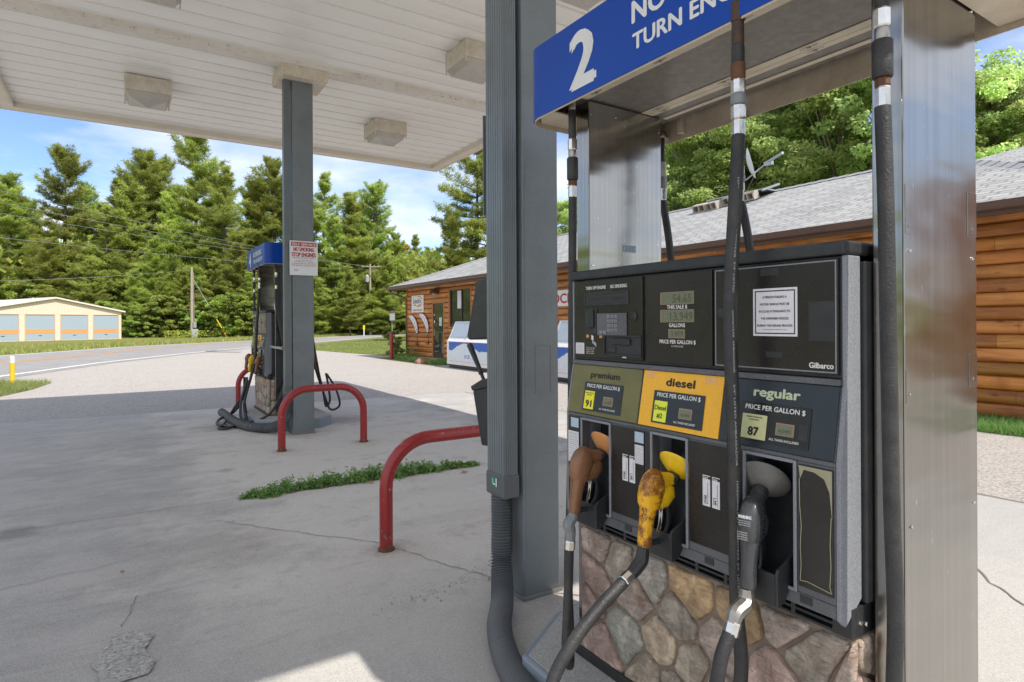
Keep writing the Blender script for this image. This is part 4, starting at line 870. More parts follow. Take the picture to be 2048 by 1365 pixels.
    b=MB(); 
    for k in range(3): b.text('SERIAL NUMBER MODEL',(1.7935,1.8590,1.766-k*.008),(1,0,0),(0,0,1),.0035,.0,'c',.05)
    b.build('plate_lettering',M['black_ink'],T)
    for (x0_,x1_,z0_,z1_) in ((1.578,1.612,1.66,1.78),(1.925,1.983,1.68,1.80),(1.578,1.612,1.25,1.33),(1.93,1.983,1.27,1.36)):
        b=MB(); b.box(x0_,x1_,.6985,.6998,z0_,z1_); b.lathe([(.0045,0),(.0035,.002)],((x0_+x1_)/2,.6985,z0_+.02),(0,-1,0),8); b.build('patch_plate',M['steel'],T,bevel=.0006)
    # sign frame between columns
    b=MB(); b.box(1.50,2.06,.62,2.02,2.349,2.40); b.build('frame_pan',M['dark_alu'],T)
    b=MB()
    for xa,xb in ((1.508,1.568),(1.865,1.895),(1.905,1.935),(1.995,2.02)): b.box(xa,xb,.775,1.86,2.3455,2.3485)
    b.box(1.896,1.904,.775,1.86,2.3465,2.3488); b.each('frame_rail',M['cream2'],T,bevel=.001)
    b=MB()
    for x in (1.545,1.882,1.92):
        for y in (1.78,1.45,1.12,.86): b.box(x-.004,x+.004,y-.03,y+.03,2.3446,2.3453); b.lathe([(.007,0),(.006,.004)],(x,y,2.3446),(0,0,-1),8)
    b.each('slot_screw',M['dull_metal'],T)
    b=MB(); b.tube([(1.49,.65,2.345),(1.49,2.0,2.345)],.009,seg=8); b.box(1.462,1.4995,.66,1.99,2.35,2.36); b.build('conduit',M['pocket'],T)
    # sign shell: racetrack ribbon, hollow
    def shell(x0,x1,y0,y1,r,z0,z1,th,mt,nm,par):
        def ring(o):
            pts=[]
            for cx,cy,a0 in ((x0+r,y0+r,math.pi),(x1-r,y0+r,1.5*math.pi),(x1-r,y1-r,0),(x0+r,y1-r,.5*math.pi)):
                for k in range(9):
                    a=a0+math.pi/2*k/8; pts.append((cx+(r-o)*math.cos(a),cy+(r-o)*math.sin(a)))
            return pts
        A=ring(0);B_=ring(th); n=len(A); b=MB(); V=[(x,y,z0) for x,y in A]+[(x,y,z1) for x,y in A]+[(x,y,z0) for x,y in B_]+[(x,y,z1) for x,y in B_]
        Fc=[]
        for i in range(n):
            j=(i+1)%n; Fc+=[(i,j,n+j,n+i),(2*n+i,3*n+i,3*n+j,2*n+j),(i,2*n+i,2*n+j,j),(n+i,n+j,3*n+j,3*n+i)]
        b.add(V,Fc); return b.build(nm,mt,par,smooth=True,ang=40)
    Y0_,Y1_=.545,2.095; rr=.10
    sg=shell(1.418,2.143,Y0_,Y1_,rr,2.287,2.575,.004,M['blue'],'sign_band',T)
    shell(1.4225,2.1385,Y0_+.0045,Y1_-.0045,rr-.0045,2.281,2.57,.004,M['cream'],'sign_liner',T)
    b=MB(); b.prism([(1.43,Y0_+.08),(1.50,Y0_+.012),(2.06,Y0_+.012),(2.13,Y0_+.08),(2.13,Y1_-.08),(2.06,Y1_-.012),(1.50,Y1_-.012),(1.43,Y1_-.08)],lambda a,c,d:(a,c,d),2.545,2.56); b.build('sign_top',M['cream'],T)
    b=MB(); b.prism([(1.43,1.99),(1.50,2.085),(2.06,2.085),(2.13,1.99),(2.13,1.945),(1.43,1.945)],lambda a,c,d:(a,c,d),2.30,2.306); b.prism([(1.43,.62),(1.50,.555),(2.06,.555),(2.13,.62),(2.13,.695),(1.43,.695)],lambda a,c,d:(a,c,d),2.30,2.306); b.each('sign_underside',M['cream'],T)
    b=MB()
    for y in (1.86,.80): b.box(2.10,2.133,y-.012,y+.012,2.30,2.50); b.box(2.06,2.099,y-.012,y+.012,2.41,2.43)
    b.box(2.11,2.1335,.75,1.92,2.46,2.50)
    b.each('sign_bracket',M['cream'],T,bevel=.002)
    b=MB(); x=1.4172
    b.text(str(num),(x,1.776 if num==2 else 1.79,2.326),(0,-1,0),(0,0,1),.207,.034,'l',.155)
    b.text('NO SMOKING',(x,1.452,2.440),(0,-1,0),(0,0,1),.075,.022,'l',.62); b.text('TURN ENGINE OFF',(x,1.450,2.350),(0,-1,0),(0,0,1),.055,.022,'l',.68)
    x=2.1438
    b.text(str(num-1),(x,.86,2.326),(0,1,0),(0,0,1),.207,.012,'l',.10); b.text('NO SMOKING',(x,1.19,2.440),(0,1,0),(0,0,1),.075,.022,'l',.62); b.text('TURN ENGINE OFF',(x,1.19,2.350),(0,1,0),(0,0,1),.055,.022,'l',.68)
    b.build('sign_lettering',M['white_ink'],sg)
    T.location=(1.78+ox,1.32+oy,.152); return T
pump(2,(0,0),'fuel pump with a blue number 2 sign, black panels and a stone base')
pump(4,(.20,8.19),'distant fuel pump with a blue number 4 sign beyond the far column')
FIT_SIDE=[('threaded_nipple',.05,.015,'dull_metal'),('pigtail',.115,.0155,'rubber'),('hex_fitting',.045,.0185,'chrome'),('coupling_ring',.03,.0165,'dull_metal'),('breakaway',.088,.0225,'rubber'),('hex_fitting',.022,.0175,'rust_metal'),('crimp_ferrule',.05,.0175,'chrome')]
FIT_MID=[('threaded_nipple',.055,.0185,'dark_rust'),('pigtail',.065,.0165,'dark_rust'),('sleeve',.05,.0175,'rubber'),('coupling_ring',.045,.0195,'rust_metal'),('hex_fitting',.04,.0195,'chrome'),('breakaway',.03,.022,'swivel_grey'),('hex_fitting',.04,.020,'chrome'),('crimp_ferrule',.05,.0185,'chrome')]
GH='fuel hoses hanging from the near pump sign'
hA=hose_run('black fuel hose left of pump 2, looping down to the brown nozzle','fuel hose',[(1.50,1.875,2.345),(1.50,1.88,1.60),(1.505,1.895,1.1),(1.50,1.90,.75),(1.44,1.84,.50),(1.365,1.735,.30),(1.335,1.70,.222),(1.306,1.683,.30),(1.312,1.68,.45),(1.321,1.68,.645)],.0165,FIT_SIDE,GH)
hB=hose_run('thick black hose hanging in front of pump 2 and feeding the yellow nozzle','fuel hose',[(1.43,1.055,2.335),(1.405,1.045,1.82),(1.40,1.062,1.51),(1.395,1.055,1.30),(1.395,1.047,1.03),(1.395,1.043,.69),(1.39,1.027,.49),(1.30,1.02,.27),(1.12,1.10,.19),(.98,1.22,.24),(.94,1.30,.36),(.985,1.33,.462),(1.064,1.33,.555),(1.157,1.33,.622),(1.246,1.33,.671)],.0185,FIT_MID,GH)
hose_print(hB,(1.406,1.046,1.84),(1.401,1.061,1.53),"HARDWALL BY GOODYEAR  3/4\" LISTED",.0046,.0187); hose_print(hB,(1.4,1.062,1.48),(1.3955,1.055,1.31),'GOODYEAR  AMBASSADOR',.0046,.0192); hose_print(hB,(1.395,1.0545,1.28),(1.3945,1.0475,1.06),"3/4\" LISTED AMBASSADOR",.0046,.0195); hose_print(hB,(1.395,1.0465,1.02),(1.3945,1.044,.72),'HARDWALL BY GOODYEAR 3/4" LISTED',.0046,.0195)
hC=hose_run('black fuel hose running down the front of the stainless column, rightmost hose','fuel hose',[(1.50,.712,2.349),(1.497,.705,1.73),(1.492,.698,1.38),(1.49,.692,1.03),(1.485,.684,.69),(1.45,.70,.40),(1.34,.80,.24),(1.23,.93,.30),(1.222,.98,.45),(1.243,.98,.590),(1.283,.98,.662)],.0175,FIT_SIDE,GH)
GN='nozzles resting in pump 2'
nozzle('brown fuel nozzle with orange splash guard under the premium panel',1.345,1.68,.782,0,M['copper'],M['copper'],M['orange_guard'],GN)
nozzle('worn yellow fuel nozzle with bright yellow splash guard under the diesel panel',1.338,1.33,.772,0,M['ynoz'],mat('yellow_cast',(.80,.50,.01),.35,dirt=.4,dc=(.4,.2,.02),ds=12),M['yguard'],GN,boot=M['rubber'])
nz3=nozzle('black fuel nozzle with grey splash guard under the regular panel',1.366,.985,.765,R(18),M['blk_noz'],M['blk_noz'],M['gguard'],GN,boot=M['rubber'],gt=(.80,0,.60),gc=(.108,0,.225))
b=MB(); b.text('WARNING',(-.031,0.015,.178),(0,-1,0),(.12,0,1),.0085,.03,'l',.034)
for k in range(3): b.text('always be sure to turn',(-.0325,.014,.171-k*.0055),(0,-1,0),(.12,0,1),.003,.0,'l',.03)
for k in range(4): b.text('DO NOT USE THIS NOZZLE',(-.0365,.016,.142-k*.006),(0,-1,0),(.12,0,1),.003,.0,'l',.026)
o=b.build('warning_lettering',M['white_ink'],None,loc=(0,0,0)); o.parent=nz3; o.location=(0,0,0)
def swivel(lab,pts,r,mt,grp,ferr):
    t=thing('hose_swivel',lab,'hose swivel',tuple(pts[0]),grp)
    b=MB(); b.tube(pts,[r*.8,r,r*1.12,r*1.05,r*.9],seg=10,res=5); b.build('elbow',M[mt],t,smooth=True,ang=30)
    b=MB(); b.lathe([(r*.95,0),(r*1.02,.004),(r*1.0,.03),(r*.9,.034)],ferr[0],Vector(ferr[1])-Vector(ferr[0]),8); b.build('crimp_ferrule',M['chrome'],t)
    return t
GS='swivels between nozzles and hoses of pump 2'
swivel('grey cast swivel below the brown nozzle handle',[(1.341,1.68,.775),(1.335,1.68,.755),(1.318,1.68,.735),(1.325,1.68,.71),(1.325,1.68,.675)],.019,'swivel_grey',GS,((1.325,1.68,.677),(1.322,1.68,.64)))
swivel('dark swivel and chrome ferrule below the yellow nozzle',[(1.334,1.33,.763),(1.330,1.33,.745),(1.325,1.33,.722),(1.300,1.33,.700),(1.275,1.33,.684)],.0195,'black_plastic',GS,((1.280,1.33,.687),(1.246,1.33,.671)))
swivel('silver cast swivel below the black nozzle handle',[(1.36,.985,.755),(1.358,.985,.73),(1.345,.983,.715),(1.312,.982,.705),(1.297,.981,.682)],.0205,'dull_metal',GS,((1.299,.981,.686),(1.284,.98,.655)))
# back-side hoses of the near pump
GB='hoses on the back of the near pump'
hose_run('thin black hose behind pump 2, seen just right of the left steel column','fuel hose',[(2.095,1.955,2.33),(2.10,1.92,1.80),(2.10,1.89,1.5),(2.12,1.87,.9),(2.20,1.80,.35),(2.24,1.72,.3),(2.22,1.68,.5),(2.20,1.66,.72)],.0165,[('threaded_nipple',.03,.016,'dull_metal'),('pigtail',.11,.010,'rubber'),('hex_fitting',.07,.017,'dull_metal'),('breakaway',.05,.02,'swivel_grey'),('crimp_ferrule',.06,.0185,'chrome')],GB)
hose_run('black hose behind pump 2, half hidden by the thick middle hose','fuel hose',[(2.10,1.545,2.30),(2.10,1.53,1.9),(2.10,1.49,1.68),(2.13,1.45,1.2),(2.16,1.42,.6),(2.28,1.38,.25),(2.30,1.34,.3),(2.24,1.33,.72)],.0165,FIT_MID,GB)
# far pump hoses and nozzles (both sides)
fx,fy=.20,8.19; GF='hoses of the far pump'; GFN='nozzles of the far pump'
hose_run('black hose left front of the far pump, looping onto the ground','fuel hose',[(1.50+fx,1.875+fy,2.345),(1.50+fx,1.88+fy,1.3),(1.42+fx,1.80+fy,.6),(1.30,9.7,.12),(1.18,9.4,.04),(1.06,9.0,.04),(1.2,8.95,.04),(1.45,9.35,.08),(1.50,9.75,.35),(1.52,9.87,.645)],.0165,FIT_SIDE,GF)
hose_run('black hose in front of the far pump with a big low loop','fuel hose',[(1.43+fx,1.055+fy,2.335),(1.40+fx,1.06+fy,1.5),(1.36+fx,1.06+fy,.9),(1.40,9.1,.35),(1.42,9.0,.07),(1.25,9.05,.035),(1.10,9.35,.035),(1.16,9.75,.05),(1.36,9.75,.15),(1.46,9.55,.4),(1.50,9.5,.67)],.0185,FIT_MID,GF)
hose_run('black hose beside the stainless end of the far pump','fuel hose',[(1.58+fx,.66+fy,2.34),(1.58+fx,.655+fy,1.7),(1.66+fx,.62+fy,1.2),(1.72+fx,.62+fy,.75),(1.74,8.72,.32),(1.55,8.75,.15),(1.36,9.0,.12),(1.36,9.12,.35),(1.45,9.17,.66)],.0175,FIT_SIDE,GF)
hose_run('right black hose loop hanging behind the far pump','fuel hose',[(2.095+fx,1.055+fy,2.33),(2.12+fx,1.06+fy,1.5),(2.2+fx,1.1+fy,.9),(2.62,9.45,.30),(2.72,9.5,.10),(2.86,9.5,.16),(2.80,9.5,.42),(2.66,9.5,.66)],.0165,FIT_SIDE,GF)
hose_run('left black hose loop hanging behind the far pump','fuel hose',[(2.095+fx,.80+fy,2.33),(2.10+fx,.8+fy,1.4),(2.2+fx,.85+fy,.8),(2.52,9.2,.42),(2.56,9.2,.2),(2.62,9.2,.28),(2.60,9.2,.5),(2.55,9.15,.70)],.0165,FIT_SIDE,GF)
nozzle('brown nozzle on the front of the far pump, farthest of its three',1.345+fx,1.68+fy,.782,0,M['copper'],M['copper'],M['orange_guard'],GFN)
nozzle('yellow nozzle in the middle of the far pump front',1.338+fx,1.33+fy,.772,0,M['yguard'],M['yguard'],M['yguard'],GFN)
nozzle('brown worn nozzle nearest the camera on the far pump front',1.366+fx,.985+fy,.765,0,M['copper'],M['copper'],M['blk_noz'],GFN)
nozzle('tan nozzle sticking out right behind the far column',2.25+fx,1.33+fy,.80,0,M['copper'],M['copper'],M['orange_guard'],GFN,back=True)
nozzle('tan nozzle low behind the far column, nearer of the two',2.21+fx,.985+fy,.78,0,M['copper'],M['copper'],M['orange_guard'],GFN,back=True)
t=thing('steel_bar','thin steel brace joining the far pump and its column','brace',(1.9,8.5,1.13)); b=MB(); b.box(1.70,1.71,8.16,8.88,1.12,1.15); b.build('bar',M['galv'],t); b=MB(); b.box(1.711,1.76,8.18,8.20,1.11,1.16); b.build('clamp',M['galv'],t)
# ------------------------------------------------------------------ log store
st_=thing('log_store','long brown log sided store with grey shingle hip roof','building',(13.8,12.5,0))
rng=random.Random(21)
WX=10.18; ops=[(20.38,21.46,.10,2.30),(18.25,20.02,1.32,2.74),(3.62,5.4,1.03,2.62),(6.9,8.1,.1,2.3)]
b=MB(); b.c=[]; ph=.193
def logseg(y0,y1,z0,tone_,x=WX,flip=None):
    pr_=[]; 
    for k in range(9):
        a=-math.pi/2+math.pi*k/8; pr_.append((x-.008-.068*max(0,math.cos(a))**.6,z0+ph/2+ph*.485*math.sin(a)))
    ny=max(1,int((y1-y0)/.8)); V=[]
    for i in range(ny+1):
        y=y0+(y1-y0)*i/ny; dz=rng.uniform(-.003,.003) if 0<i<ny else 0
        V+=[(a+rng.uniform(-.0015,.0015),y,c+dz) for a,c in pr_]
    n=len(pr_); Fc=[(i*n+k,(i+1)*n+k,(i+1)*n+k+1,i*n+k+1) for i in range(ny) for k in range(n-1)]
    b.add(V,Fc); b.c+=[(tone_[0],tone_[1],tone_[2],1)]*len(Fc)
z=.10; row=0
while z<2.95:
    cuts=[23.9]; y=23.9-rng.uniform(1.5,4)
    while y>2.1: cuts.append(y); y-=rng.uniform(2.2,4.4)
    cuts.append(2.1)
    for a,c in zip(cuts[:-1],cuts[1:]):
        k=rng.uniform(.62,1.18); tn=(k,k*rng.uniform(.9,1.1),k*rng.uniform(.85,1.1)); segs=[(c,a)]
        for (o0,o1,p0,p1) in ops:
            if z+ph*.5>p0 and z+ph*.5<p1:
                ns=[]
                for s0,s1 in segs:
                    if o1<=s0 or o0>=s1: ns.append((s0,s1))
                    else:
                        if s0<o0: ns.append((s0,o0))
                        if s1>o1: ns.append((o1,s1))
                segs=ns
        for s0,s1 in segs: 
            if s1-s0>.03: logseg(s0+.002,s1-.002,z,tn)
    z+=ph; row+=1
b.norecalc=True
b.build('log_siding',M['log'],st_,smooth=True,ang=60)
b=MB(); b.box(WX,WX+.02,2.1,23.9,.05,3.0); b.box(WX+.021,18.0,23.86,23.9,.05,3.0); b.box(WX+.021,18.0,2.1,2.14,.05,3.0); b.box(18.001,18.04,2.1,23.9,.05,3.0); b.build('wall',M['woodtrim'],st_)
b=MB(); b.box(WX-.02,18.05,2.05,23.95,0,.095); b.build('foundation',M['cinder'],st_)
# roof
E0,E1,EY0,EY1,ez=9.58,18.0,1.5,24.75,2.985
rg0,rg1=(13.8,5.6,4.74),(13.8,18.2,4.74)
def roofpoly(par,polys,name='roof'):
    me=bpy.data.meshes.new(name); V=[];Fc=[];UV=[]
    for P in polys:
        P=[Vector(p) for p in P]; n0=len(V); V+=P; Fc.append(tuple(range(n0,n0+len(P))))
        nn=(P[1]-P[0]).cross(P[2]-P[0]).normalized(); h=Vector((0,0,1)).cross(nn).normalized(); up=nn.cross(h)
        UV+=[(p.dot(h),p.dot(up)) for p in P]
    o0=ORG[par.name]; me.from_pydata([v-o0 for v in V],[],Fc); uv=me.uv_layers.new(name='UVMap')
    for i,l in enumerate(me.loops): uv.data[i].uv=UV[l.vertex_index]
    me.materials.append(M['shingle']); o=bpy.data.objects.new(name,me); link(o); o.parent=par; ORG[o.name]=o0
    s=o.modifiers.new('thick','SOLIDIFY'); s.thickness=.03; s.offset=-1; return o
rf=roofpoly(st_,[[(E0,EY1,ez),(E0,EY0,ez),rg0,rg1],[(E1,EY0,ez),(E1,EY1,ez),rg1,rg0],[(E0,EY0,ez),(E1,EY0,ez),rg0],[(E1,EY1,ez),(E0,EY1,ez),rg1]])
b=MB()
for a,c in ((rg0,rg1),((E0,EY0,ez),rg0),((E0,EY1,ez),rg1)):
    a=Vector(a);c=Vector(c); L_=(c-a).length; n_=int(L_/.28); u=(c-a).normalized(); sd_=u.cross(Vector((0,0,1))).normalized()
    for k in range(n_):
        p0=a+u*(k*.28); p1=a+u*(k*.28+.30); h0,h1=.020,.008
        V=[p0+sd_*.14+Vector((0,0,h0-.055)),p0+Vector((0,0,h0+.02)),p0-sd_*.14+Vector((0,0,h0-.055)),p1+sd_*.14+Vector((0,0,h1-.055)),p1+Vector((0,0,h1+.02)),p1-sd_*.14+Vector((0,0,h1-.055))]
        b.add(V,[(0,1,4,3),(1,2,5,4),(0,3,5,2)])
b.build('ridge_cap',flat('ridge_shingle',(.30,.305,.315)),rf)
b=MB(); b.box(E0+.02,WX-.07,EY0,EY1,2.895,2.90); b.box(WX-.07,E1,23.9,EY1,2.895,2.90); b.box(WX-.07,E1,EY0,2.1,2.895,2.90)
for k in range(80): b.box(E0+.03,WX-.07,EY0+.2+k*.29,EY0+.212+k*.29,2.889,2.8945)
b.build('soffit',M['soffit'],st_)
b=MB(); P_=[(E0-.12,3.0),(E0-.115,2.93),(E0-.10,2.90),(E0-.08,2.885),(E0-.005,2.885),(E0-.005,3.0),(E0-.015,3.0),(E0-.015,2.895),(E0-.078,2.895),(E0-.105,2.935),(E0-.108,3.0)]
b.prism(P_,lambda a,c,d:(a,d,c),EY0,EY1); b.box(E0-.004,E0+.018,EY0,EY1,2.83,3.0); b.box(E0,E1,EY1-.02,EY1,2.83,2.975); b.build('gutter',M['brown_metal'],st_)
b=MB(); b.tube([(E0-.05,24.4,2.885),(E0-.04,24.4,2.80),(E0+.1,24.3,2.70),(WX-.12,24.0,2.52),(WX-.09,23.96,2.42),(WX-.09,23.95,1.2),(WX-.09,23.95,.2)],.035,seg=10,res=5); b.build('rain_pipe',M['brown_metal'],st_,smooth=True)
b=MB(); b.box(WX-.085,WX-.001,23.86,23.96,.08,2.885); b.build('corner_board',M['woodtrim'],st_,bevel=.004)
def framed(nm,y0,y1,z0,z1,par):
    b=MB(); k=.09
    b.box(WX-.075,WX+.015,y0,y0+k,z0,z1); b.box(WX-.075,WX+.015,y1-k,y1,z0,z1); b.box(WX-.075,WX+.015,y0+k,y1-k,z1-k,z1)
    if nm!='door': b.box(WX-.085,WX+.015,y0-.02,y1+.02,z0-.05,z0)
    fo=b.build(nm+'_frame',M['woodtrim'],par,bevel=.004); return fo,y0+k,y1-k,z0,z1-k
def window(y0,y1,z0,z1,mull):
    b=MB(); b.box(WX-.012,WX-.004,y0+.03,y1-.03,z0+.02,z1-.03); g=b.build('window',M['glass'],st_)
    framed('window',y0-.06,y1+.06,z0-.03,z1+.06,g)
    b=MB(); k=.045; xs0,xs1=WX-.045,WX-.013
    b.box(xs0,xs1,y0+.03,y0+.03+k,z0,z1); b.box(xs0,xs1,y1-.03-k,y1-.03,z0,z1); b.box(xs0,xs1,y0+.03+k,y1-.03-k,z1-k-.03,z1-.03); b.box(xs0,xs1,y0+.03+k,y1-.03-k,z0,z0+k)
    if mull: b.box(xs0,xs1-.001,mull-k/2,mull+k/2,z0+k,z1-k-.03)
    b.build('sash',M['door_dark'],g); return g
g1=window(18.31,19.96,1.34,2.70,19.05)
b=MB(); b.box(WX-.0135,WX-.0125,19.1,19.42,1.98,2.62); b.build('window_blind',M['paper'],g1)
window(3.68,5.34,1.08,2.58,None)
def door(y0,y1,z0,z1):
    b=MB(); b.box(WX-.03,WX-.008,y0+.1,y1-.1,z0,z1-.1); d=b.build('door',M['door_dark'],st_,bevel=.003)
    framed('door',y0,y1,z0,z1,d)
    b=MB(); b.box(WX-.0345,WX-.031,y0+.16,y1-.20,z0+.22,z1-.2); b.build('door_glass',M['glass'],d)
    b=MB(); b.box(WX-.037,WX-.0352,y0+.30,y0+.50,1.35,1.66); b.build('door_notice',M['paper'],d)
    b=MB(); 
    for k,s in enumerate(('NO','PUBLIC','RESTROOM')): b.text(s,(WX-.0375,y0+.40,1.57-k*.075),(0,-1,0),(0,0,1),.04,.01,'c',None if k==0 else .16)
    b.build('notice_lettering',M['ice_blue'],d)
    b=MB(); b.box(WX-.060,WX-.031,y1-.18,y1-.14,.95,1.20); b.build('door_handle',M['chrome'],d,bevel=.003)
    b=MB(); b.box(WX-.04,WX-.031,y1-.19,y1-.12,1.75,1.80); b.box(WX-.04,WX-.031,y1-.19,y1-.12,1.45,1.55); b.each('door_decal',M['paper'],d)
door(20.38,21.46,.10,2.30); door(6.9,8.1,.1,2.3)
b=MB(); b.box(9.25,10.08,20.0,21.9,.02,.10); t=tag(b.build('door_step',M['pale_conc'],None,bevel=.01),'low concrete step below the store door','step')
# second roof wing
roofpoly(st_,[[(14.4,6.9,4.50),(14.6,-6.0,4.50),(18.5,-3.0,6.0),(18.5,2.6,6.0)],[(14.4,6.9,4.50),(18.5,2.6,6.0),(24,6.9,4.50)]],'wing_roof')
b=MB(); b.box(14.7,24,-5,6.5,.1,4.48); b.build('wing_wall',M['woodtrim'],st_)
# wall lamp
t=thing('wall_lamp','brown floodlight above the store door','wall lamp',(10.05,20.95,2.5))
b=MB(); b.box(9.95,10.13,20.80,21.10,2.62,2.78); b.prism([(9.94,2.78),(9.82,2.60),(9.86,2.58),(10.0,2.62)],lambda a,c,d:(a,d,c),20.78,21.12); b.build('housing',M['brown_metal'],t,bevel=.008)
b=MB(); b.lathe([(.075,0),(.08,.05),(.05,.09)],(9.98,20.95,2.62),(-.5,0,-.8),14); b.build('lamp_glass',M['freezer_glass'],t,smooth=True)
def board(nm,lab,cat,y1,y0,z0,z1,m='white_paint',x=10.085):
    t=thing(nm,lab,cat,(x,(y0+y1)/2,z0)); b=MB(); b.box(x,x+.02,y0,y1,z0,z1); b.build('board',M[m],t,bevel=.003); return t
UW=(0,-1,0); VZ=(0,0,1)
t=board('shop_sign','square white shop sign with black script and gold swoosh','sign',23.38,22.20,1.90,2.60)
b=MB(); b.text("Lynch's",(10.083,22.82,2.27),UW,VZ,.20,.01,'c',.74); b.text('SUNSET TOWN OASIS',(10.083,22.79,1.96),UW,VZ,.06,.02,'c',.90)
b.box(10.081,10.0835,22.95,23.12,2.18,2.205); b.box(10.081,10.0835,22.50,22.72,2.18,2.205); b.build('black_lettering',M['black_ink'],t)
b=MB(); P=[]
for k in range(25):
    a=R(-150+250*k/24); P.append((22.72-.40*math.cos(a),2.34+.21*math.sin(a)))
for k in range(24): 
    a,c=P[k],P[k+1]; w_=.012+.022*math.sin(math.pi*k/24)
    b.add([(10.0838,a[0],a[1]-w_),(10.0838,a[0],a[1]+w_),(10.0838,c[0],c[1]+w_),(10.0838,c[0],c[1]-w_)],[(0,1,2,3)])
b.build('gold_swoosh',M['line_yellow'],t)
def lure(y0,z0,word,lab):
    t=thing('lure_sign',lab,'sign',(10.08,y0,z0),'fishing lure shaped signs on the store wall')
    c=[(0,0),(-.26,-.07),(-.48,-.20),(-.64,-.36),(-.73,-.52),(-.78,-.70)]
    hw=[.06,.15,.185,.18,.15,.08]
    def outline(k):
        L_=[];R_=[]
        for i,(a,z_) in enumerate(c):
            p0=c[max(i-1,0)];p1=c[min(i+1,5)]; tx,tz=p1[0]-p0[0],p1[1]-p0[1]; l=math.hypot(tx,tz); n_=(-tz/l,tx/l)
            L_.append((y0+a+n_[0]*(hw[i]*k),z0+z_+n_[1]*(hw[i]*k))); R_.append((y0+a-n_[0]*hw[i]*k,z0+z_-n_[1]*hw[i]*k))
        return L_,R_
    for k,x,m,nm in ((1.0,10.07,'red','lure_body'),(.74,10.066,'white_paint','lure_face')):
        L_,R_=outline(k); b=MB(); V=[(x,)+p for p in L_]+[(x,)+p for p in R_]+[(x+.02,)+p for p in L_]+[(x+.02,)+p for p in R_]
        Fc=[(i,i+1,7+i,6+i) for i in range(5)]+[(12+i,18+i,19+i,13+i) for i in range(5)]+[(i,12+i,13+i,i+1) for i in range(5)]+[(6+i,7+i,19+i,18+i) for i in range(5)]+[(0,6,18,12),(5,17,23,11)]
        b.add(V,Fc); b.build(nm,M[m],t)
    b=MB(); n=len(word)
    for i,ch in enumerate(word):
        q=(i+.7)/(n+.4)*5; k=min(int(q),4); fr_=q-k; a=c[k][0]*(1-fr_)+c[k+1][0]*fr_; z_=c[k][1]*(1-fr_)+c[k+1][1]*fr_
        tx,tz=c[k+1][0]-c[k][0],c[k+1][1]-c[k][1]; l=math.hypot(tx,tz)
        b.text(ch,(10.0645,y0+a,z0+z_-.05),(0,-.85,-.35),(0,-.25,1),.12,.02,'c',.075)
    b.build('lettering',M['ice_blue'],t)
    b=MB(); b.tube([(10.06,y0-.80,z0-.72),(10.05,y0-.84,z0-.82),(10.05,y0-.88,z0-1.0)],.012,seg=6)
    for s in (-1,0,1): b.tube([(10.05,y0-.88,z0-1.0),(10.05,y0-.88,z0-1.10),(10.03,y0-.88+s*.07,z0-1.19),(10.02,y0-.88+s*.13,z0-1.13),(10.02,y0-.88+s*.14,z0-1.06)],.009,seg=6,res=4)
    b.build('treble_hook',M['black_plastic'],t,smooth=True)
lure(23.60,1.74,'LURES','left lure shaped sign with hook on the log wall'); lure(22.55,1.80,'TACKLE','right lure shaped sign with hook nearest the store door')
t=board('grocery_sign','white grocery sign with red capital letters on the log wall','sign',14.25,11.75,1.90,2.34)
b=MB(); b.text('GROCERIES',(10.083,13.0,1.985),UW,VZ,.27,.025,'c',2.3); b.build('red_lettering',M['red_ink'],t)
t=board('small_yellow_sign','narrow yellow sign beside the store window','sign',17.95,17.75,1.75,2.45,'sticker_yellow')
# ice freezers
def freezer(y0,y1,lab):
    t=thing('ice_freezer',lab,'ice freezer',(9.4,(y0+y1)/2,0),'ice freezers in front of the store')
    pr_=[(8.84,.12),(8.84,.86),(8.92,.97),(9.16,1.50),(9.92,1.50),(9.92,.12)]
    b=MB(); b.prism(pr_,lambda a,c,d:(a,d,c),y0,y1); b.build('cabinet',M['white_paint'],t,bevel=.015,seg=3)
    b=MB(); b.box(8.90,9.86,y0+.05,y1-.05,.02,.119); b.build('base',M['black_plastic'],t)
    P0=Vector((8.92,0,.97)); sl=Vector((.24,0,.53)).normalized(); nr=Vector((-sl.z,0,sl.x)); m_=(y0+y1)/2
    for a,c in ((m_+.12,y1-.12),(y0+.12,m_-.12)):
        b=MB(); b.obox(P0+Vector((0,a,0))+sl*.03+nr*.001,(0,1,0),sl,nr,c-a,.52,.018); d=b.build('lid',M['freezer_glass'],t,bevel=.004)
        b=MB(); b.obox(P0+Vector((0,a+.04,0))+sl*.05+nr*.0195,(0,1,0),sl,nr,.05,.10,.02); b.build('lid_handle',M['galv'],d)
    b=MB(); b.box(8.835,8.8395,y0+.12,y1-.16,.50,.84); dc=b.build('blue_decal',M['ice_blue'],t)
    b=MB(); b.box(8.8325,8.8392,y0+.10,y1-.14,.845,.855); b.box(8.8325,8.8392,y0+.10,y1-.14,.235,.24); b.build('red_stripe',M['red_ink'],t)
    rr=random.Random(3); n=26; top=[]
    for k in range(n+1):
        q=k/n; h=.09+.24*max(0,1-abs(q-.42)/.36)+rr.uniform(-.022,.022); 
        if q<.12 or q>.9: h=.08+rr.uniform(-.02,.02)
        top.append((y1-.16-(y1-y0-.28)*q,.50+h))
    b=MB(); V=[(8.8322,y,.30) for y,_ in top]+[(8.8322,y,h) for y,h in top]; b.add(V,[(i,i+1,n+2+i,n+1+i) for i in range(n)]); b.build('mountain_decal',M['ice_mtn'],t)
    b=MB(); b.text('ICE',(8.8310,m_,.36),UW,VZ,.10,.02,'c',.34); b.build('decal_lettering',M['ice_blue'],t)
freezer(14.85,17.65,'white ice freezer with mountain decal, left of the grey column')
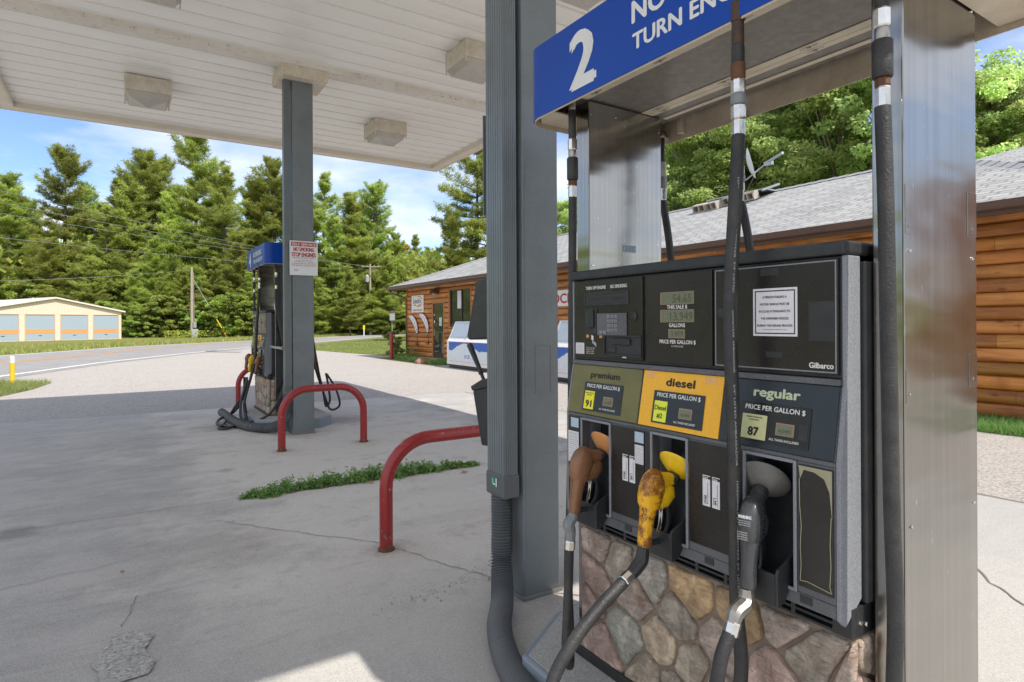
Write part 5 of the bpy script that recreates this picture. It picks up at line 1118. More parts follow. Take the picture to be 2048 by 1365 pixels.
freezer(9.4,12.0,'white ice freezer with mountain decal seen between column and pump 2')
# satellite dish and blocks on the roof
t=thing('satellite_dish','white satellite dish on a pole on the store roof','satellite dish',(13.5,9.8,4.7))
b=MB(); ax=Vector((-.62,-.55,.56)).normalized(); c0=Vector((13.5,9.62,5.50))
b.lathe([(.0,-.07),(.18,-.055),(.32,-.015),(.40,.03),(.405,.036),(.39,.036),(.31,-.004),(.17,-.04),(.0,-.052)],c0,Vector((.55,-.80,.25)),32); b.build('dish',M['white_paint'],t,smooth=True,ang=50)
b=MB(); b.tube([(13.55,9.88,4.68),(13.55,9.88,5.40)],.035,seg=12,smooth=False); b.tube([(13.52,9.85,5.35),(13.50,9.85,5.5)],.05,seg=8,smooth=False); b.build('mast',M['galv'],t,smooth=True)
b=MB(); b.tube([(13.55,9.78,5.12),(13.25,9.0,5.32)],.018,seg=8,smooth=False); b.box(13.20,13.30,8.82,9.02,5.27,5.36); b.tube([(13.24,9.0,5.33),(13.1,8.45,5.44)],.035,seg=8,smooth=False); b.build('feed_arm',M['galv'],t)
b=MB(); b.box(13.2,13.9,9.0,10.75,4.70,4.73); b.tube([(13.1,9.0,4.66),(13.5,8.8,4.82)],.03,seg=6,smooth=False); b.build('roof_frame',M['galv'],t)
def cinder(x,y,z,rz,lab):
    t=thing('cinder_block',lab,'cinder block',(0,0,0),'cinder blocks weighing down the dish frame'); b=MB(); l,w,h=.40,.20,.20
    for a0,a1 in ((-l/2,-l/2+.035),(-.0175,.0175),(l/2-.035,l/2)): b.box(-h/2,h/2,a0,a1,0,w)
    for c0_,c1_ in ((0,.03),(w-.03,w)): b.box(-h/2,h/2,-l/2+.0351,-.0176,c0_,c1_); b.box(-h/2,h/2,.0176,l/2-.0351,c0_,c1_)
    b.box(h/2-.01,h/2-.005,-l/2+.02,l/2-.02,.02,w-.02)
    o=b.build('block',M['cinder'],t,bevel=.004); t.location=(x,y,z); t.rotation_euler=(0,-R(22),rz-R(90))
    return t
cinder(13.0,10.75,4.40,R(90),'leftmost cinder block below the satellite dish'); cinder(13.0,10.33,4.40,R(80),'second cinder block from the left on the roof')
cinder(13.15,9.92,4.48,R(90),'third cinder block, right under the dish mast'); cinder(13.15,9.36,4.49,R(85),'rightmost cinder block on the roof frame')
# red guard post, rocks
t=thing('guard_post','dark red steel guard post at the store corner','post',(9.05,23.05,0)); b=MB(); b.lathe([(.065,.0),(.065,1.0),(.05,1.03)],(9.05,23.05,0),seg=16); b.build('pipe',M['red'],t,smooth=True); b=MB(); b.lathe([(.085,.003),(.075,.03)],(9.05,23.05,0),seg=16); b.build('foot_collar',M['rust_metal'],t)
def rock(x,y,s,seed,lab):
    bm=bmesh.new(); bmesh.ops.create_icosphere(bm,subdivisions=3,radius=1); r_=random.Random(seed); dirs=[Vector((r_.uniform(-1,1),r_.uniform(-1,1),r_.uniform(-1,1))).normalized() for _ in range(9)]
    for v in bm.verts:
        k=min(.78/max(.3,d.dot(v.co)) if d.dot(v.co)>.3 else 9 for d in dirs); k=min(1,k); v.co=Vector((v.co.x*s*1.3*k,v.co.y*s*k,max(-.1*s,v.co.z*s*.75*k)))
    me=bpy.data.meshes.new('rock'); bm.to_mesh(me); bm.free(); me.materials.append(M['rock']); o=bpy.data.objects.new('rock',me); link(o); o.location=(x,y,.02); tag(o,lab,'rock','red rocks by the store step')
rock(9.0,19.85,.27,1,'reddish rock in the weeds in front of the door step'); rock(9.35,20.5,.22,2,'red brown rock touching the concrete door step'); rock(9.15,21.2,.16,5,'small red rock left of the door step')
# ------------------------------------------------------------------ garage across the road
A=Vector((-9.3,69.5)); B=Vector((.08,74.1)); u=(B-A).normalized(); v_=Vector((-u.y,u.x))
B=A+u*10.0; wid=11.7; L0=B-u*wid
gt=thing('storage_garage','low tan storage garage with pale blue doors and orange stripes','garage',(B.x,B.y,0))
def gp(s,d,z): p=L0+u*s+v_*d; return (p.x,p.y,z)
b=MB(); pk=wid/2
face=[(0,0),(wid,0),(wid,2.78),(pk,3.95),(0,2.78)]
n=len(face); V=[gp(s,.0,z) for s,z in face]+[gp(s,22,z) for s,z in face]; b.add(V,[tuple(range(n)),tuple(range(n,2*n))[::-1]]+[(i,n+i,n+(i+1)%n,(i+1)%n) for i in range(n)]); b.build('wall',M['garage_wall'],gt)
b=MB(); 
for k in range(int(wid/.25)): 
    s=.12+k*.25; zt=2.78+1.17*(1-abs(s-pk)/pk)-.05; b.obox(gp(s,-.03,2.48),tuple(u)+(0,),(0,0,1),tuple(-v_)+(0,),.03,zt-2.48,-.029)
b.each('siding_rib',M['garage_wall'],gt)
b=MB(); e=.3
for s0,z0,s1,z1 in ((-e,2.72,pk,3.98),(pk,3.98,wid+e,2.72)): b.add([gp(s0,-.25,z0),gp(s1,-.25,z1),gp(s1,22.3,z1),gp(s0,22.3,z0),gp(s0,-.25,z0+.14),gp(s1,-.25,z1+.14),gp(s1,22.3,z1+.14),gp(s0,22.3,z0+.14)],[(0,1,2,3),(7,6,5,4),(0,4,5,1),(1,5,6,2),(2,6,7,3),(3,7,4,0)])
b.build('roof',M['metal_roof'],gt)
dw=2.25; gap=(wid-4*dw-.5)/4
for k in range(4):
    s1=wid-.32-k*(dw+gap); s0=s1-dw
    b=MB(); nsl=12
    for j in range(nsl): z0=.06+j*2.36/nsl; b.obox(gp(s0,-.012,z0+.006),tuple(u)+(0,),(0,0,1),tuple(v_)+(0,),dw,2.36/nsl-.012,.03)
    b.obox(gp(s0,-.004,.06),tuple(u)+(0,),(0,0,1),tuple(v_)+(0,),dw,2.36,.004); d=b.build('roller_door',M['garage_door'],gt)
    b=MB(); b.obox(gp(s0,-.02,.66),tuple(u)+(0,),(0,0,1),tuple(v_)+(0,),dw,.38,.006); b.build('orange_stripe',M['orange'],d)
    b=MB(); b.obox(gp((s0+s1)/2-.12,-.03,.45),tuple(u)+(0,),(0,0,1),tuple(v_)+(0,),.24,.06,.02); b.build('door_handle',M['door_dark'],d)
    b=MB(); b.obox(gp(s0-.06,-.05,.06),tuple(u)+(0,),(0,0,1),tuple(v_)+(0,),.06,2.42,.049); b.obox(gp(s1,-.05,.06),tuple(u)+(0,),(0,0,1),tuple(v_)+(0,),.06,2.42,.049); b.obox(gp(s0,-.06,2.43),tuple(u)+(0,),(0,0,1),tuple(v_)+(0,),dw,.06,.058); b.each('door_trim',flat('tan_trim%d'%k,(.60,.42,.28)),d)
# ------------------------------------------------------------------ poles, markers, wires
def at(px,D,z=0.):   # ground point from camera-space azimuth (metres in front, metres right)
    p=F*D+Rt*px; return Vector((p.x,p.y,z))
def upole(r_,D,h,lab):
    c=at(r_,D); t=thing('utility_pole',lab,'utility pole',tuple(c),'wooden utility poles beyond the road'); b=MB(); b.tube([(c.x,c.y,0),(c.x,c.y,h)],[.17,.11],seg=12,smooth=False); b.build('pole',M['pole_wood'],t,smooth=True); return t,c
t1,q1=upole(-34.4,64.5,7.6,'short leaning wooden pole with meter box and guy wire left of pump 4')
b=MB(); c=q1; b.box(c.x-.1,c.x+.55,c.y-.5,c.y-.2,.0,.95); b.build('meter_cabinet',M['grey_box'],t1,bevel=.02)
b=MB(); b.box(c.x+.1,c.x+.40,c.y-.34,c.y-.14,1.1,1.75); b.tube([(c.x+.2,c.y-.16,1.7),(c.x+.16,c.y-.12,7.0)],.03,seg=6,smooth=False); b.build('meter_box',M['galv'],t1)
gb=at(-30.6,64.5); b=MB(); b.tube([(c.x,c.y,6.6),(gb.x,gb.y,0)],.016,seg=5,smooth=False); b.build('guy_wire',M['galv'],t1); b=MB(); mid=Vector((c.x,c.y,6.6)).lerp(Vector((gb.x,gb.y,0)),.66); b.tube([tuple(mid),(gb.x,gb.y,0)],.05,seg=6,smooth=False); b.build('guy_guard',M['yellow_post'],t1)
t2,q2=upole(-17.7,75,8.9,'tall wooden pole with grey transformer in front of the pines')
b=MB(); c=q2; b.lathe([(.0,0),(.24,.02),(.24,.75),(.15,.85),(.05,.95)],(c.x-.42,c.y-.1,6.6),seg=14); b.build('transformer',M['grey_box'],t2,smooth=True)
b=MB(); b.obox((c.x-1.1,c.y-.05,8.45),tuple(Rt),(0,0,1),tuple(F),2.3,.1,.1); b.obox((c.x+.2,c.y,7.9),(.75,-.4,.45),(0,0,1),tuple(F),.9,.05,.05); b.build('cross_arm',M['pole_wood'],t2)
b=MB()
for k in (-.9,-.3,.5,1.0): b.lathe([(.05,0),(.06,.1),(.03,.16)],(c.x+Rt.x*k,c.y+Rt.y*k,8.56),seg=8)
b.each('insulator',M['galv'],t2)
b=MB(); b.lathe([(.155,0),(.15,.3)],(c.x,c.y,4.9),seg=12); b.build('black_band',M['black_plastic'],t2)
b=MB(); b.lathe([(.175,0),(.168,.7)],(c.x,c.y,0),seg=12); b.build('orange_base',M['garage_wall'],t2)
def wire(p0,p1,sag,lab):
    b=MB(); P=[]; 
    for k in range(25): q=k/24; P.append(Vector(p0).lerp(Vector(p1),q)-Vector((0,0,sag*4*q*(1-q))))
    b.tube(P,.013,seg=5,smooth=False); tag(b.build('power_line',M['galv'],None),lab,'power line','power lines above the road')
LW=[(98,'topmost'),(135,'second highest'),(167,'third'),(236,'lowest long')]
top2=(q2.x,q2.y,8.5)
for k,(yy,nm) in enumerate(LW):
    D=26; x0=-30; zl=1.45+(650-(265+yy*1.0))/1200*D
    a=at(x0,D); wire((a.x,a.y,zl+1.5),(q2.x+Rt.x*(-.9+.6*k),q2.y+Rt.y*(-.9+.6*k),8.6-.35*(k==3)*1.5),.35,nm+' power line crossing the pines on the left')
wire(tuple(at(-60,62,6.0)),(q1.x,q1.y,7.3),.3,'thin wire running left from the short wooden pole')
wire((q2.x,q2.y,8.5),tuple(at(10,95,9.5)),.6,'power line leaving the tall pole to the right')
t=thing('road_marker','yellow and white marker post on the grass at the left edge','marker post',(-2.35,19.2,0)); b=MB(); b.lathe([(.05,0),(.05,.52)],(-2.35,19.2,0),seg=12); b.build('post',M['yellow_post'],t,smooth=True); b=MB(); b.lathe([(.052,.52),(.052,.66),(.03,.69)],(-2.35,19.2,0),seg=12); b.build('white_top',M['white_paint'],t,smooth=True)
p=at(-17.4,70.5); t=thing('road_marker','small yellow marker flag left of the tall pole','marker post',tuple(p)); b=MB(); b.box(p.x-.05,p.x+.05,p.y-.02,p.y+.02,0,.7); b.build('post',M['white_paint'],t); b=MB(); b.box(p.x-.12,p.x+.12,p.y-.02,p.y+.02,.71,1.25); b.build('yellow_top',M['yellow_post'],t)
p=at(-14.4,72); t=thing('road_sign','back of a grey road sign near the pines','road sign',tuple(p)); b=MB(); b.box(p.x-.05,p.x+.05,p.y-.03,p.y+.03,0,3.0); b.build('post',M['galv'],t); b=MB(); b.obox((p.x-.3,p.y-.04,1.8),tuple(Rt),(0,0,1),tuple(-F),.62,.85,.02); b.build('plate',M['grey_box'],t); b=MB(); b.obox((p.x-.35,p.y-.04,2.7),tuple(Rt),(0,0,1),tuple(-F),.75,.2,.02); b.build('top_plate',M['bark'],t)
# ------------------------------------------------------------------ vegetation
def leafmesh(name,C,A,B_,mt,tone_):
    """C centres (n,3), A half axes, B_ half axes -> quads"""
    n=len(C); V=np.empty((n,4,3)); V[:,0]=C-A-B_; V[:,1]=C+A-B_; V[:,2]=C+A+B_; V[:,3]=C-A+B_
    # leaf shape: taper ends
    me=bpy.data.meshes.new(name); me.vertices.add(n*4); me.vertices.foreach_set('co',V.reshape(-1)); me.loops.add(n*4); me.loops.foreach_set('vertex_index',np.arange(n*4,dtype=np.int32))
    me.polygons.add(n); me.polygons.foreach_set('loop_start',np.arange(0,n*4,4,dtype=np.int32)); me.polygons.foreach_set('loop_total',np.full(n,4,dtype=np.int32))
    ca=me.color_attributes.new('tone','FLOAT_COLOR','POINT'); t4=np.ones((n,4,4)); t4[:,:,:3]=tone_[:,None,:]; ca.data.foreach_set('color',t4.reshape(-1))
    me.materials.append(mt); me.update(); me.validate(); return me
def rvec(rs,n):
    a=rs.normal(size=(n,3)); return a/np.linalg.norm(a,axis=1)[:,None]
def tonearr(rs,cen,n,var=.35,gold=0.):
    k=(1-var/2)+rs.random(n)*var; t=np.stack([k*(1+rs.normal(0,.05,n)),k,k*(1+rs.normal(0,.06,n))],1)
    if gold>0:
        m=rs.random(n)<gold; t[m]*=np.array([1.8,1.1,.5])
    return np.clip(t,.3,2)
def pine_meshes(seed,h,rad,cb,sparse=1.):
    rs=np.random.RandomState(seed); r_=random.Random(seed); tb=MB(); bend=[(rs.uniform(-.15,.15),rs.uniform(-.15,.15)) for _ in range(5)]
    pts=[(bend[i][0]*(i>0),bend[i][1]*(i>0),h*.97*i/4) for i in range(5)]; tb.tube(pts,[h*.014,h*.012,h*.009,h*.005,.02],seg=8,res=4)
    Cs=[];As=[];Bs=[];Ts=[]; z=h*cb; step=h*.034
    while z<h*.985:
        t=(z/h-cb)/(1-cb); prof=min(1,(1-t)**.8*1.25+.16)*(.78+.22*math.sin(t*8+seed))*(.7+.3*min(1,t*4)); 
        for k in range(r_.choice((4,5,5,6))):
            if r_.random()>sparse: continue
            az=r_.uniform(0,6.283); Lb=rad*prof*r_.uniform(.5,1.35); el=R(2)+R(58)*t**2.2+r_.uniform(-.12,.14)
            d=Vector((math.cos(az)*math.cos(el),math.sin(az)*math.cos(el),math.sin(el))); o=Vector((0,0,z)); sd_=Vector((-d.y,d.x,0)).normalized()
            droop=-.05*Lb
            if Lb>1.0: tb.tube([o,o+d*(Lb*.5)+Vector((0,0,droop)),o+d*(Lb*.97)+Vector((0,0,.06*Lb))],[h*.0035+.01,.02,.008],seg=4,res=3,cap=False)
            nt=int(12*Lb)+6; kk=r_.uniform(.70,1.25)
            for q in range(nt):
                s=.22+.8*(q+r_.random())/nt; w_=(.30*Lb*(1-abs(s-.62)*1.0))*r_.uniform(-1,1); c=o+d*(Lb*s)+sd_*w_+Vector((0,0,droop*math.sin(s*3.1)+.10*Lb*s*s*.6+r_.uniform(-.05,.10)*Lb**.5))
                m=12; dirs=rvec(rs,m)*np.array([1,1,.6])+np.array([d.x*.5,d.y*.5,.38]); dirs/=np.linalg.norm(dirs,axis=1)[:,None]; ln=rs.uniform(.13,.27,m)[:,None]
                cc=np.array(c)+dirs*ln*.9+rs.normal(0,1,(m,3))*np.array([.11,.11,.06]); side_=np.cross(dirs,rvec(rs,m)*.6+np.array([0,-.3,.8])); side_/=np.linalg.norm(side_,axis=1)[:,None]+1e-6
                Cs.append(cc); As.append(dirs*ln); Bs.append(side_*rs.uniform(.015,.030,m)[:,None]); Ts.append(tonearr(rs,None,m,.5)*kk)
        z+=step*r_.uniform(.7,1.3)
    C_=np.concatenate(Cs); me=leafmesh('pine_crown',C_,np.concatenate(As),np.concatenate(Bs),M['pine'],np.concatenate(Ts)); 
    return tb,me
def broad_meshes(seed,h,rad,cb,nclump,nleaf,ls,mt,bark,gold=0.,trunks=1,cs=(.14,.30)):
    rs=np.random.RandomState(seed); r_=random.Random(seed); tb=MB(); Cs=[];As=[];Bs=[];Ts=[]; base=[]
    for k in range(trunks):
        a=r_.uniform(0,6.28); dx,dy=(math.cos(a)*rad*.25,math.sin(a)*rad*.25) if trunks>1 else (0,0)
        tb.tube([(dx*.3,dy*.3,0),(dx*.6+r_.uniform(-.2,.2),dy*.6,h*.3),(dx+r_.uniform(-.3,.3),dy,h*.6),(dx,dy,h*.92)],[h*.012+.02,h*.010+.01,h*.006,.015],seg=8,res=4)
    for i in range(nclump):
        q=r_.random(); z=h*(cb+(1-cb)*q**.85); rr=rad*math.sqrt(max(.05,1-((q-.42)/.62)**2))*math.sqrt(r_.random())*1.0; az=r_.uniform(0,6.283); c=np.array([rr*math.cos(az),rr*math.sin(az),z])
        cr_=rad*r_.uniform(*cs); 
        if i%3==0: 
            zs=max(h*.2,z-rr*.8-h*.05); tb.tube([(0,0,zs),(c[0]*.6,c[1]*.6,zs*.4+z*.6),tuple(c)],[h*.004+.01,.02,.006],seg=4,res=3,cap=False)
        m=int(nleaf*(cr_/rad/.22)**2); d=rvec(rs,m); d[:,2]*=.6; d[:,0]*=1.15; p=c+d*(cr_*rs.uniform(.35,1.08,m)**.6)[:,None]; nn=rvec(rs,m)*.75+d*.5+np.array([SUN.x,SUN.y,SUN.z])*.55+np.array([0,0,.2]); a_=np.cross(nn,rvec(rs,m)); a_/=np.linalg.norm(a_,axis=1)[:,None]+1e-6; b_=np.cross(nn,a_); b_/=np.linalg.norm(b_,axis=1)[:,None]+1e-6
        s_=rs.uniform(.7,1.3,m)[:,None]*ls; kk=r_.uniform(.75,1.2); Cs.append(p); As.append(a_*s_); Bs.append(b_*s_*.62); Ts.append(tonearr(rs,None,m,.45,gold)*kk)
    me=leafmesh('leaf_crown',np.concatenate(Cs),np.concatenate(As),np.concatenate(Bs),mt,np.concatenate(Ts)); return tb,me
def proto(name,tb,me,bark):
    t=thing(name,'x','tree',(0,0,0)); o=tb.build('trunk',bark,t,smooth=True) if tb else None
    c=bpy.data.objects.new('crown',me); link(c); c.parent=t; return t
used=set()
def plant(pr_,loc,s,rz,lab,cat,grp,sz=1.):
    t=pr_ if pr_.name not in used else copy_tree(pr_); used.add(pr_.name) if t is pr_ else None
    t.location=loc; t.scale=(s,s,s*sz); t.rotation_euler=(0,0,rz); t['label']=lab; t['category']=cat; t['group']=grp; return t
PN=[proto('pine_tree',*pine_meshes(1,22,5.0,.20),M['bark']),proto('pine_tree',*pine_meshes(7,24,6.0,.16),M['bark']),proto('pine_tree',*pine_meshes(12,19,4.9,.12),M['bark']),proto('pine_tree',*pine_meshes(23,23,5.2,.30,.8),M['bark']),proto('pine_tree',*pine_meshes(31,17,4.8,.08),M['bark'])]
PNn=[22,24,19,23,17]
PD=lambda px,D: ((px-1024)/1200*D,D)
front=[ # px, depth, top_y, kind, label
(-70,84,330,3,'tall pine cut off by the left edge of the photo'),(20,80,350,0,'pine rising behind the left end of the garage'),(130,82,300,1,'pine with spiky forked top over the garage roof'),(215,78,420,2,'lower pine right of the spiky topped one'),(262,80,375,4,'pine standing behind the right end of the garage'),
(290,84,305,0,'pine whose dark top leans against the highest pine'),(345,76,395,2,'dense pine in front of the highest pines'),(395,80,262,1,'highest pine, with a broad branching top left of pump 4'),(450,78,330,3,'pine at the right shoulder of the highest pine'),(475,72,470,4,'short full pine above the short pole'),
(545,84,322,0,'pine with a bright top just left of the far column'),(610,80,400,2,'pine hidden behind the far grey column'),(650,82,345,3,'sparse topped pine just right of the far column'),(668,78,440,4,'low pine under the sparse topped one'),(705,80,395,2,'pine behind the wires left of the tall pole'),(752,84,372,1,'dark spired pine above the transformer pole'),
(790,88,470,0,'pine on the slope right of the spired pine'),(640,70,560,4,'low spreading pine behind the self service sign column'),(700,71,545,2,'low spreading pine left of the transformer pole'),(775,76,520,4,'low pine behind the transformer pole'),
(830,125,470,3,'distant pine above the store roof corner'),(858,130,500,0,'distant dark pine above the store roof'),(900,135,520,2,'small distant pine touching the store roof line'),
(955,46,255,3,'big pine with open layered boughs left of the near column'),(905,58,430,4,'pine just above the store roof left of the near column'),(1000,60,330,0,'pine mostly hidden behind the near grey column'),(1090,62,420,2,'pine behind the store ridge and pump sign'),
(270,69,540,4,'low pine filling the wood edge beside the garage wall'),(320,70,565,2,'low pine in the gap right of the garage'),(365,70,540,4,'full low pine directly left of the short pole'),(405,71,555,2,'full low pine directly right of the short pole'),(500,70,545,4,'low pine just left of pump 4'),(535,69,560,2,'low pine beside the blue sign of pump 4'),(20,78,540,4,'low pine above the left garage doors'),(140,77,540,2,'low pine over the garage peak'),(815,80,560,4,'low pine left of the store roof corner'),(670,73,590,2,'young pine at the road right of the far column'),(745,75,580,4,'young pine at the foot of the tall pole'),(560,66,600,4,'young pine behind pump 4'),(430,70,520,2,'pine behind the guy wire'),(100,76,480,4,'pine low behind the garage roof peak'),(180,74,520,2,'short pine touching the garage roof'),(310,72,480,4,'pine to the right of the garage'),(0,90,380,1,'dark pine deep behind the garage left end'),(520,90,400,1,'pine deep behind pump 4'),(590,92,380,0,'dark pine deep behind the far column'),(172,88,372,0,'pine filling the gap right of the forked one'),(236,86,352,3,'pine with narrow top filling the stand left of the highest'),(322,87,322,1,'tall pine leaning into the highest pine'),(505,86,372,2,'pine in the dip left of the far column'),(578,88,345,3,'pine top beside the left edge of the far column'),(725,88,410,0,'pine between the wires and the spired pine'),(25,90,385,2,'pine low at the left photo edge'),(240,92,380,3,'dark pine deep in the stand over the garage'),(350,95,380,3,'dark pine behind the highest pines'),(720,96,430,3,'dark pine deep behind the power pole'),(60,96,400,0,'dark pine deep at the left of the stand'),(440,98,360,1,'dark pine deep behind the highest pine')]
rr=random.Random(77)
for px,D,ty,k,lab in front:
    r_,D=PD(px,D); h=1.45+(648-ty)/1200*D; c=at(r_,D); s=h/PNn[k]; plant(PN[k],(c.x,c.y,-.05),s,rr.uniform(0,6.28),lab,'pine tree','pine trees beyond the road')
BR=[proto('broadleaf_tree',*broad_meshes(3,15,4.4,.12,260,620,.065,M['leaf'],None,cs=(.09,.19)),M['palebark']),proto('broadleaf_tree',*broad_meshes(5,15,4.0,.18,240,620,.065,M['leaf'],None,cs=(.09,.19)),M['palebark']),proto('broadleaf_tree',*broad_meshes(9,14,4.6,.10,260,600,.065,M['leaf'],None,.004,cs=(.08,.19)),M['palebark'])]
bl=[(1142,26,400,1,'small leafy tree between the near column and pump 2'),(1360,31,185,0,'leafy tree left of the satellite dish'),(1460,29,240,2,'leafy tree right behind the satellite dish'),(1570,30,100,1,'tall leafy tree behind the dish arm'),(1680,28,60,0,'tall leafy tree left of the stainless column'),(1790,26,60,2,'leafy tree hidden behind the stainless column'),(1995,26,165,1,'leafy tree at the right edge above the second roof'),(2110,27,130,0,'leafy tree cut off by the right edge of the photo'),(1290,36,220,2,'leafy tree behind the left steel panel'),(1420,40,150,0,'leafy tree in the second row over the roof ridge'),(1530,40,90,1,'pale leafy tree in the second row behind the dish'),(1640,38,60,2,'leafy tree in the second row near the sign'),(1220,40,330,1,'leafy tree behind the left column of pump 2'),(1930,34,165,0,'leafy tree peeking out right of the stainless column')]
for px,D,ty,k,lab in bl:
    r_,D=PD(px,D); h=1.45+(642-ty)/1200*D; c=at(r_,D); s=h/(15,15,14)[k]; plant(BR[k],(c.x,c.y,0),max(s,.8) if h>8 else s,rr.uniform(0,6.28),lab,'tree','leafy trees behind the store')
for x_,y_,k,s_,lab in ((-16,-30,0,.8,'added unseen leafy tree far behind the photographer on the left'),(-7,-34,1,.9,'added unseen leafy tree straight behind the photographer'),(2,-31,2,.9,'added unseen leafy tree behind pump 2, out of the picture'),(10,-33,0,.95,'added unseen leafy tree behind the right side of the lot'),(19,-30,1,.85,'added unseen leafy tree far behind at the right')):
    plant(BR[k],(x_,y_,0),s_,x_,lab,'tree','unseen leafy trees added for the steel column reflections')  # unseen trees, added so the steel columns reflect a dark band
BS=[proto('leafy_bush',*broad_meshes(41,6,3.0,.0,150,330,.085,M['bush'],None,.006,3,(.07,.17)),M['bark']),proto('leafy_bush',*broad_meshes(43,5,2.8,.0,140,330,.085,M['bush'],None,.012,3,(.07,.17)),M['bark']),proto('leafy_bush',*broad_meshes(47,4.5,2.6,.0,130,330,.08,M['bush'],None,.004,2,(.07,.17)),M['bark'])]
bs=[(60,74,560,1),(112,76,572,0),(215,72,600,2),(290,68,612,1),(335,69,590,2),(420,68,600,1),(465,66,585,0),(497,67,600,1),(735,77,625,1),(850,84,610,2),(500,66,628,1),(372,69,625,0)]
pos=['over the garage door columns','over the garage peak','at the garage eave','right of the garage','in the dark gap right of the garage','right of the short pole','by the guy wire foot','left of pump 4','behind the tall pole','behind the store corner','small one left of pump 4','small one left of the short pole']
for (px,D,ty,k),pz in zip(bs,pos):
    r_,D=PD(px,D); h=1.45+(648-ty)/1200*D; c=at(r_,D); plant(BS[k],(c.x,c.y,-.1),h/(6,5,4.5)[k],rr.uniform(0,6.28),'yellow green bush under the pines, '+pz,'bush','bushes at the edge of the pine wood')
# golden saplings on the slope
GD=proto('autumn_tree',*broad_meshes(61,9,2.2,.2,60,200,.13,m_leaf('autumn_leaves',(.42,.27,.08),(.50,.20,.06),.4),None),M['palebark'])
for px,D,ty,lab in ((795,100,490,'golden autumn tree on the slope beyond the tall pole'),(855,112,520,'bare reddish tree above the store roof corner'),(770,92,540,'small orange tree right of the transformer')):
    r_,D=PD(px,D); h=1.45+(646-ty)/1200*D; c=at(r_,D); plant(GD,(c.x,c.y,0),h/9,rr.uniform(0,6),lab,'tree','autumn coloured trees on the slope',1.)
# wooded backdrop hill so no bare horizon shows
rs=np.random.RandomState(8)
hb=MB(); nx=60; V=[]
for j,(D,zf) in enumerate(((105,0),(125,5),(150,9),(200,12),(320,13))):
    for i in range(nx+1):
        a=-1.25+3.3*i/nx; V.append((math.sin(a)*D,math.cos(a)*D,(zf*(1+.25*math.sin(a*7+j)) if zf else -.2)*(.6 if a>.2 else 1)))
hb.add(V,[(j*(nx+1)+i,j*(nx+1)+i+1,(j+1)*(nx+1)+i+1,(j+1)*(nx+1)+i) for j in range(4) for i in range(nx)]); tag(hb.build('wooded_hill',M['turf'],None,smooth=True,loc=(0,0,0)),kind='structure')
m=60000; a=rs.uniform(-1.2,1.9,m); D=rs.uniform(100,170,m); zz_=(D-100)/50*9*np.clip(1-.4*(a>.2),0,1)+rs.uniform(0,1,m)**1.3*11
C_=np.stack([np.sin(a)*D,np.cos(a)*D,zz_],1); A_=rvec(rs,m)*rs.uniform(.3,.8,m)[:,None]; B_=np.cross(A_,rvec(rs,m)); 
far_o=bpy.data.objects.new('far_woodland',leafmesh('far_woodland',C_,A_,B_,M['pine'],tonearr(rs,None,m,.5))); link(far_o); tag(far_o,'distant mass of woodland behind the pines','woodland',kind='stuff')
# understory shade mass: dense dark woodland interior foliage
m=52000; px=rs.uniform(-250,1000,m); D=rs.uniform(78,104,m); rr_=(px-1024)/1200*D
C_=np.array([list(F*1.0)])*D[:,None]+np.array([list(Rt*1.0)])*rr_[:,None]; C_[:,2]=rs.uniform(0,1,m)**1.2*11
A_=rvec(rs,m)*rs.uniform(.15,.42,m)[:,None]; B_=np.cross(A_,rvec(rs,m))
uo=bpy.data.objects.new('wood_understory',leafmesh('wood_understory',C_,A_,B_,M['pine'],tonearr(rs,None,m,.5)*.9)); link(uo); tag(uo,'dense undergrowth inside the pine wood','undergrowth',kind='stuff')
def blades(name,P,h,w,mt,lab,cat,var=.5,lean=.5,seed=0):
    rs=np.random.RandomState(seed); n=len(P); up=np.stack([rs.normal(0,lean,n),rs.normal(0,lean,n),np.ones(n)],1); up/=np.linalg.norm(up,axis=1)[:,None]; hh=(rs.uniform(.4,1.2,n)*h)[:,None]
    sd_=np.cross(up,rvec(rs,n)); sd_/=np.linalg.norm(sd_,axis=1)[:,None]; A_=up*hh/2; B_=sd_*(rs.uniform(.6,1.3,n)*w)[:,None]/2
    V=np.empty((n,3,3)); V[:,0]=P-B_; V[:,1]=P+B_; V[:,2]=P+A_*2
    me=bpy.data.meshes.new(name); me.vertices.add(n*3); me.vertices.foreach_set('co',V.reshape(-1)); me.loops.add(n*3); me.loops.foreach_set('vertex_index',np.arange(n*3,dtype=np.int32)); me.polygons.add(n); me.polygons.foreach_set('loop_start',np.arange(0,n*3,3,dtype=np.int32)); me.polygons.foreach_set('loop_total',np.full(n,3,dtype=np.int32))
    ca=me.color_attributes.new('tone','FLOAT_COLOR','POINT'); t4=np.ones((n,3,4)); t4[:,:,:3]=tonearr(rs,None,n,var)[:,None,:]; ca.data.foreach_set('color',t4.reshape(-1)); me.materials.append(mt); me.update(); me.validate()
    o=bpy.data.objects.new(name,me); link(o); tag(o,lab,cat,kind='stuff'); return o
# far verge beyond the road
fo=off(far,-.9); P=[]
for i in range(2,9):
    a,c=Vector(fo[i]),Vector(fo[i+1]); L_=(c-a).length; nn=int(L_*420)
    t=rs.uniform(0,1,nn); d=rs.uniform(0,7,nn)**1.0; n_=Vector((-(c-a).y,(c-a).x)).normalized(); P.append(np.stack([a.x+(c.x-a.x)*t+n_.x*d,a.y+(c.y-a.y)*t+n_.y*d,np.zeros(nn)],1))
blades('verge_grass',np.concatenate(P),.26,.05,M['drygrass'],'dry yellow grass along the far side of the road','grass',.6,.3,3)
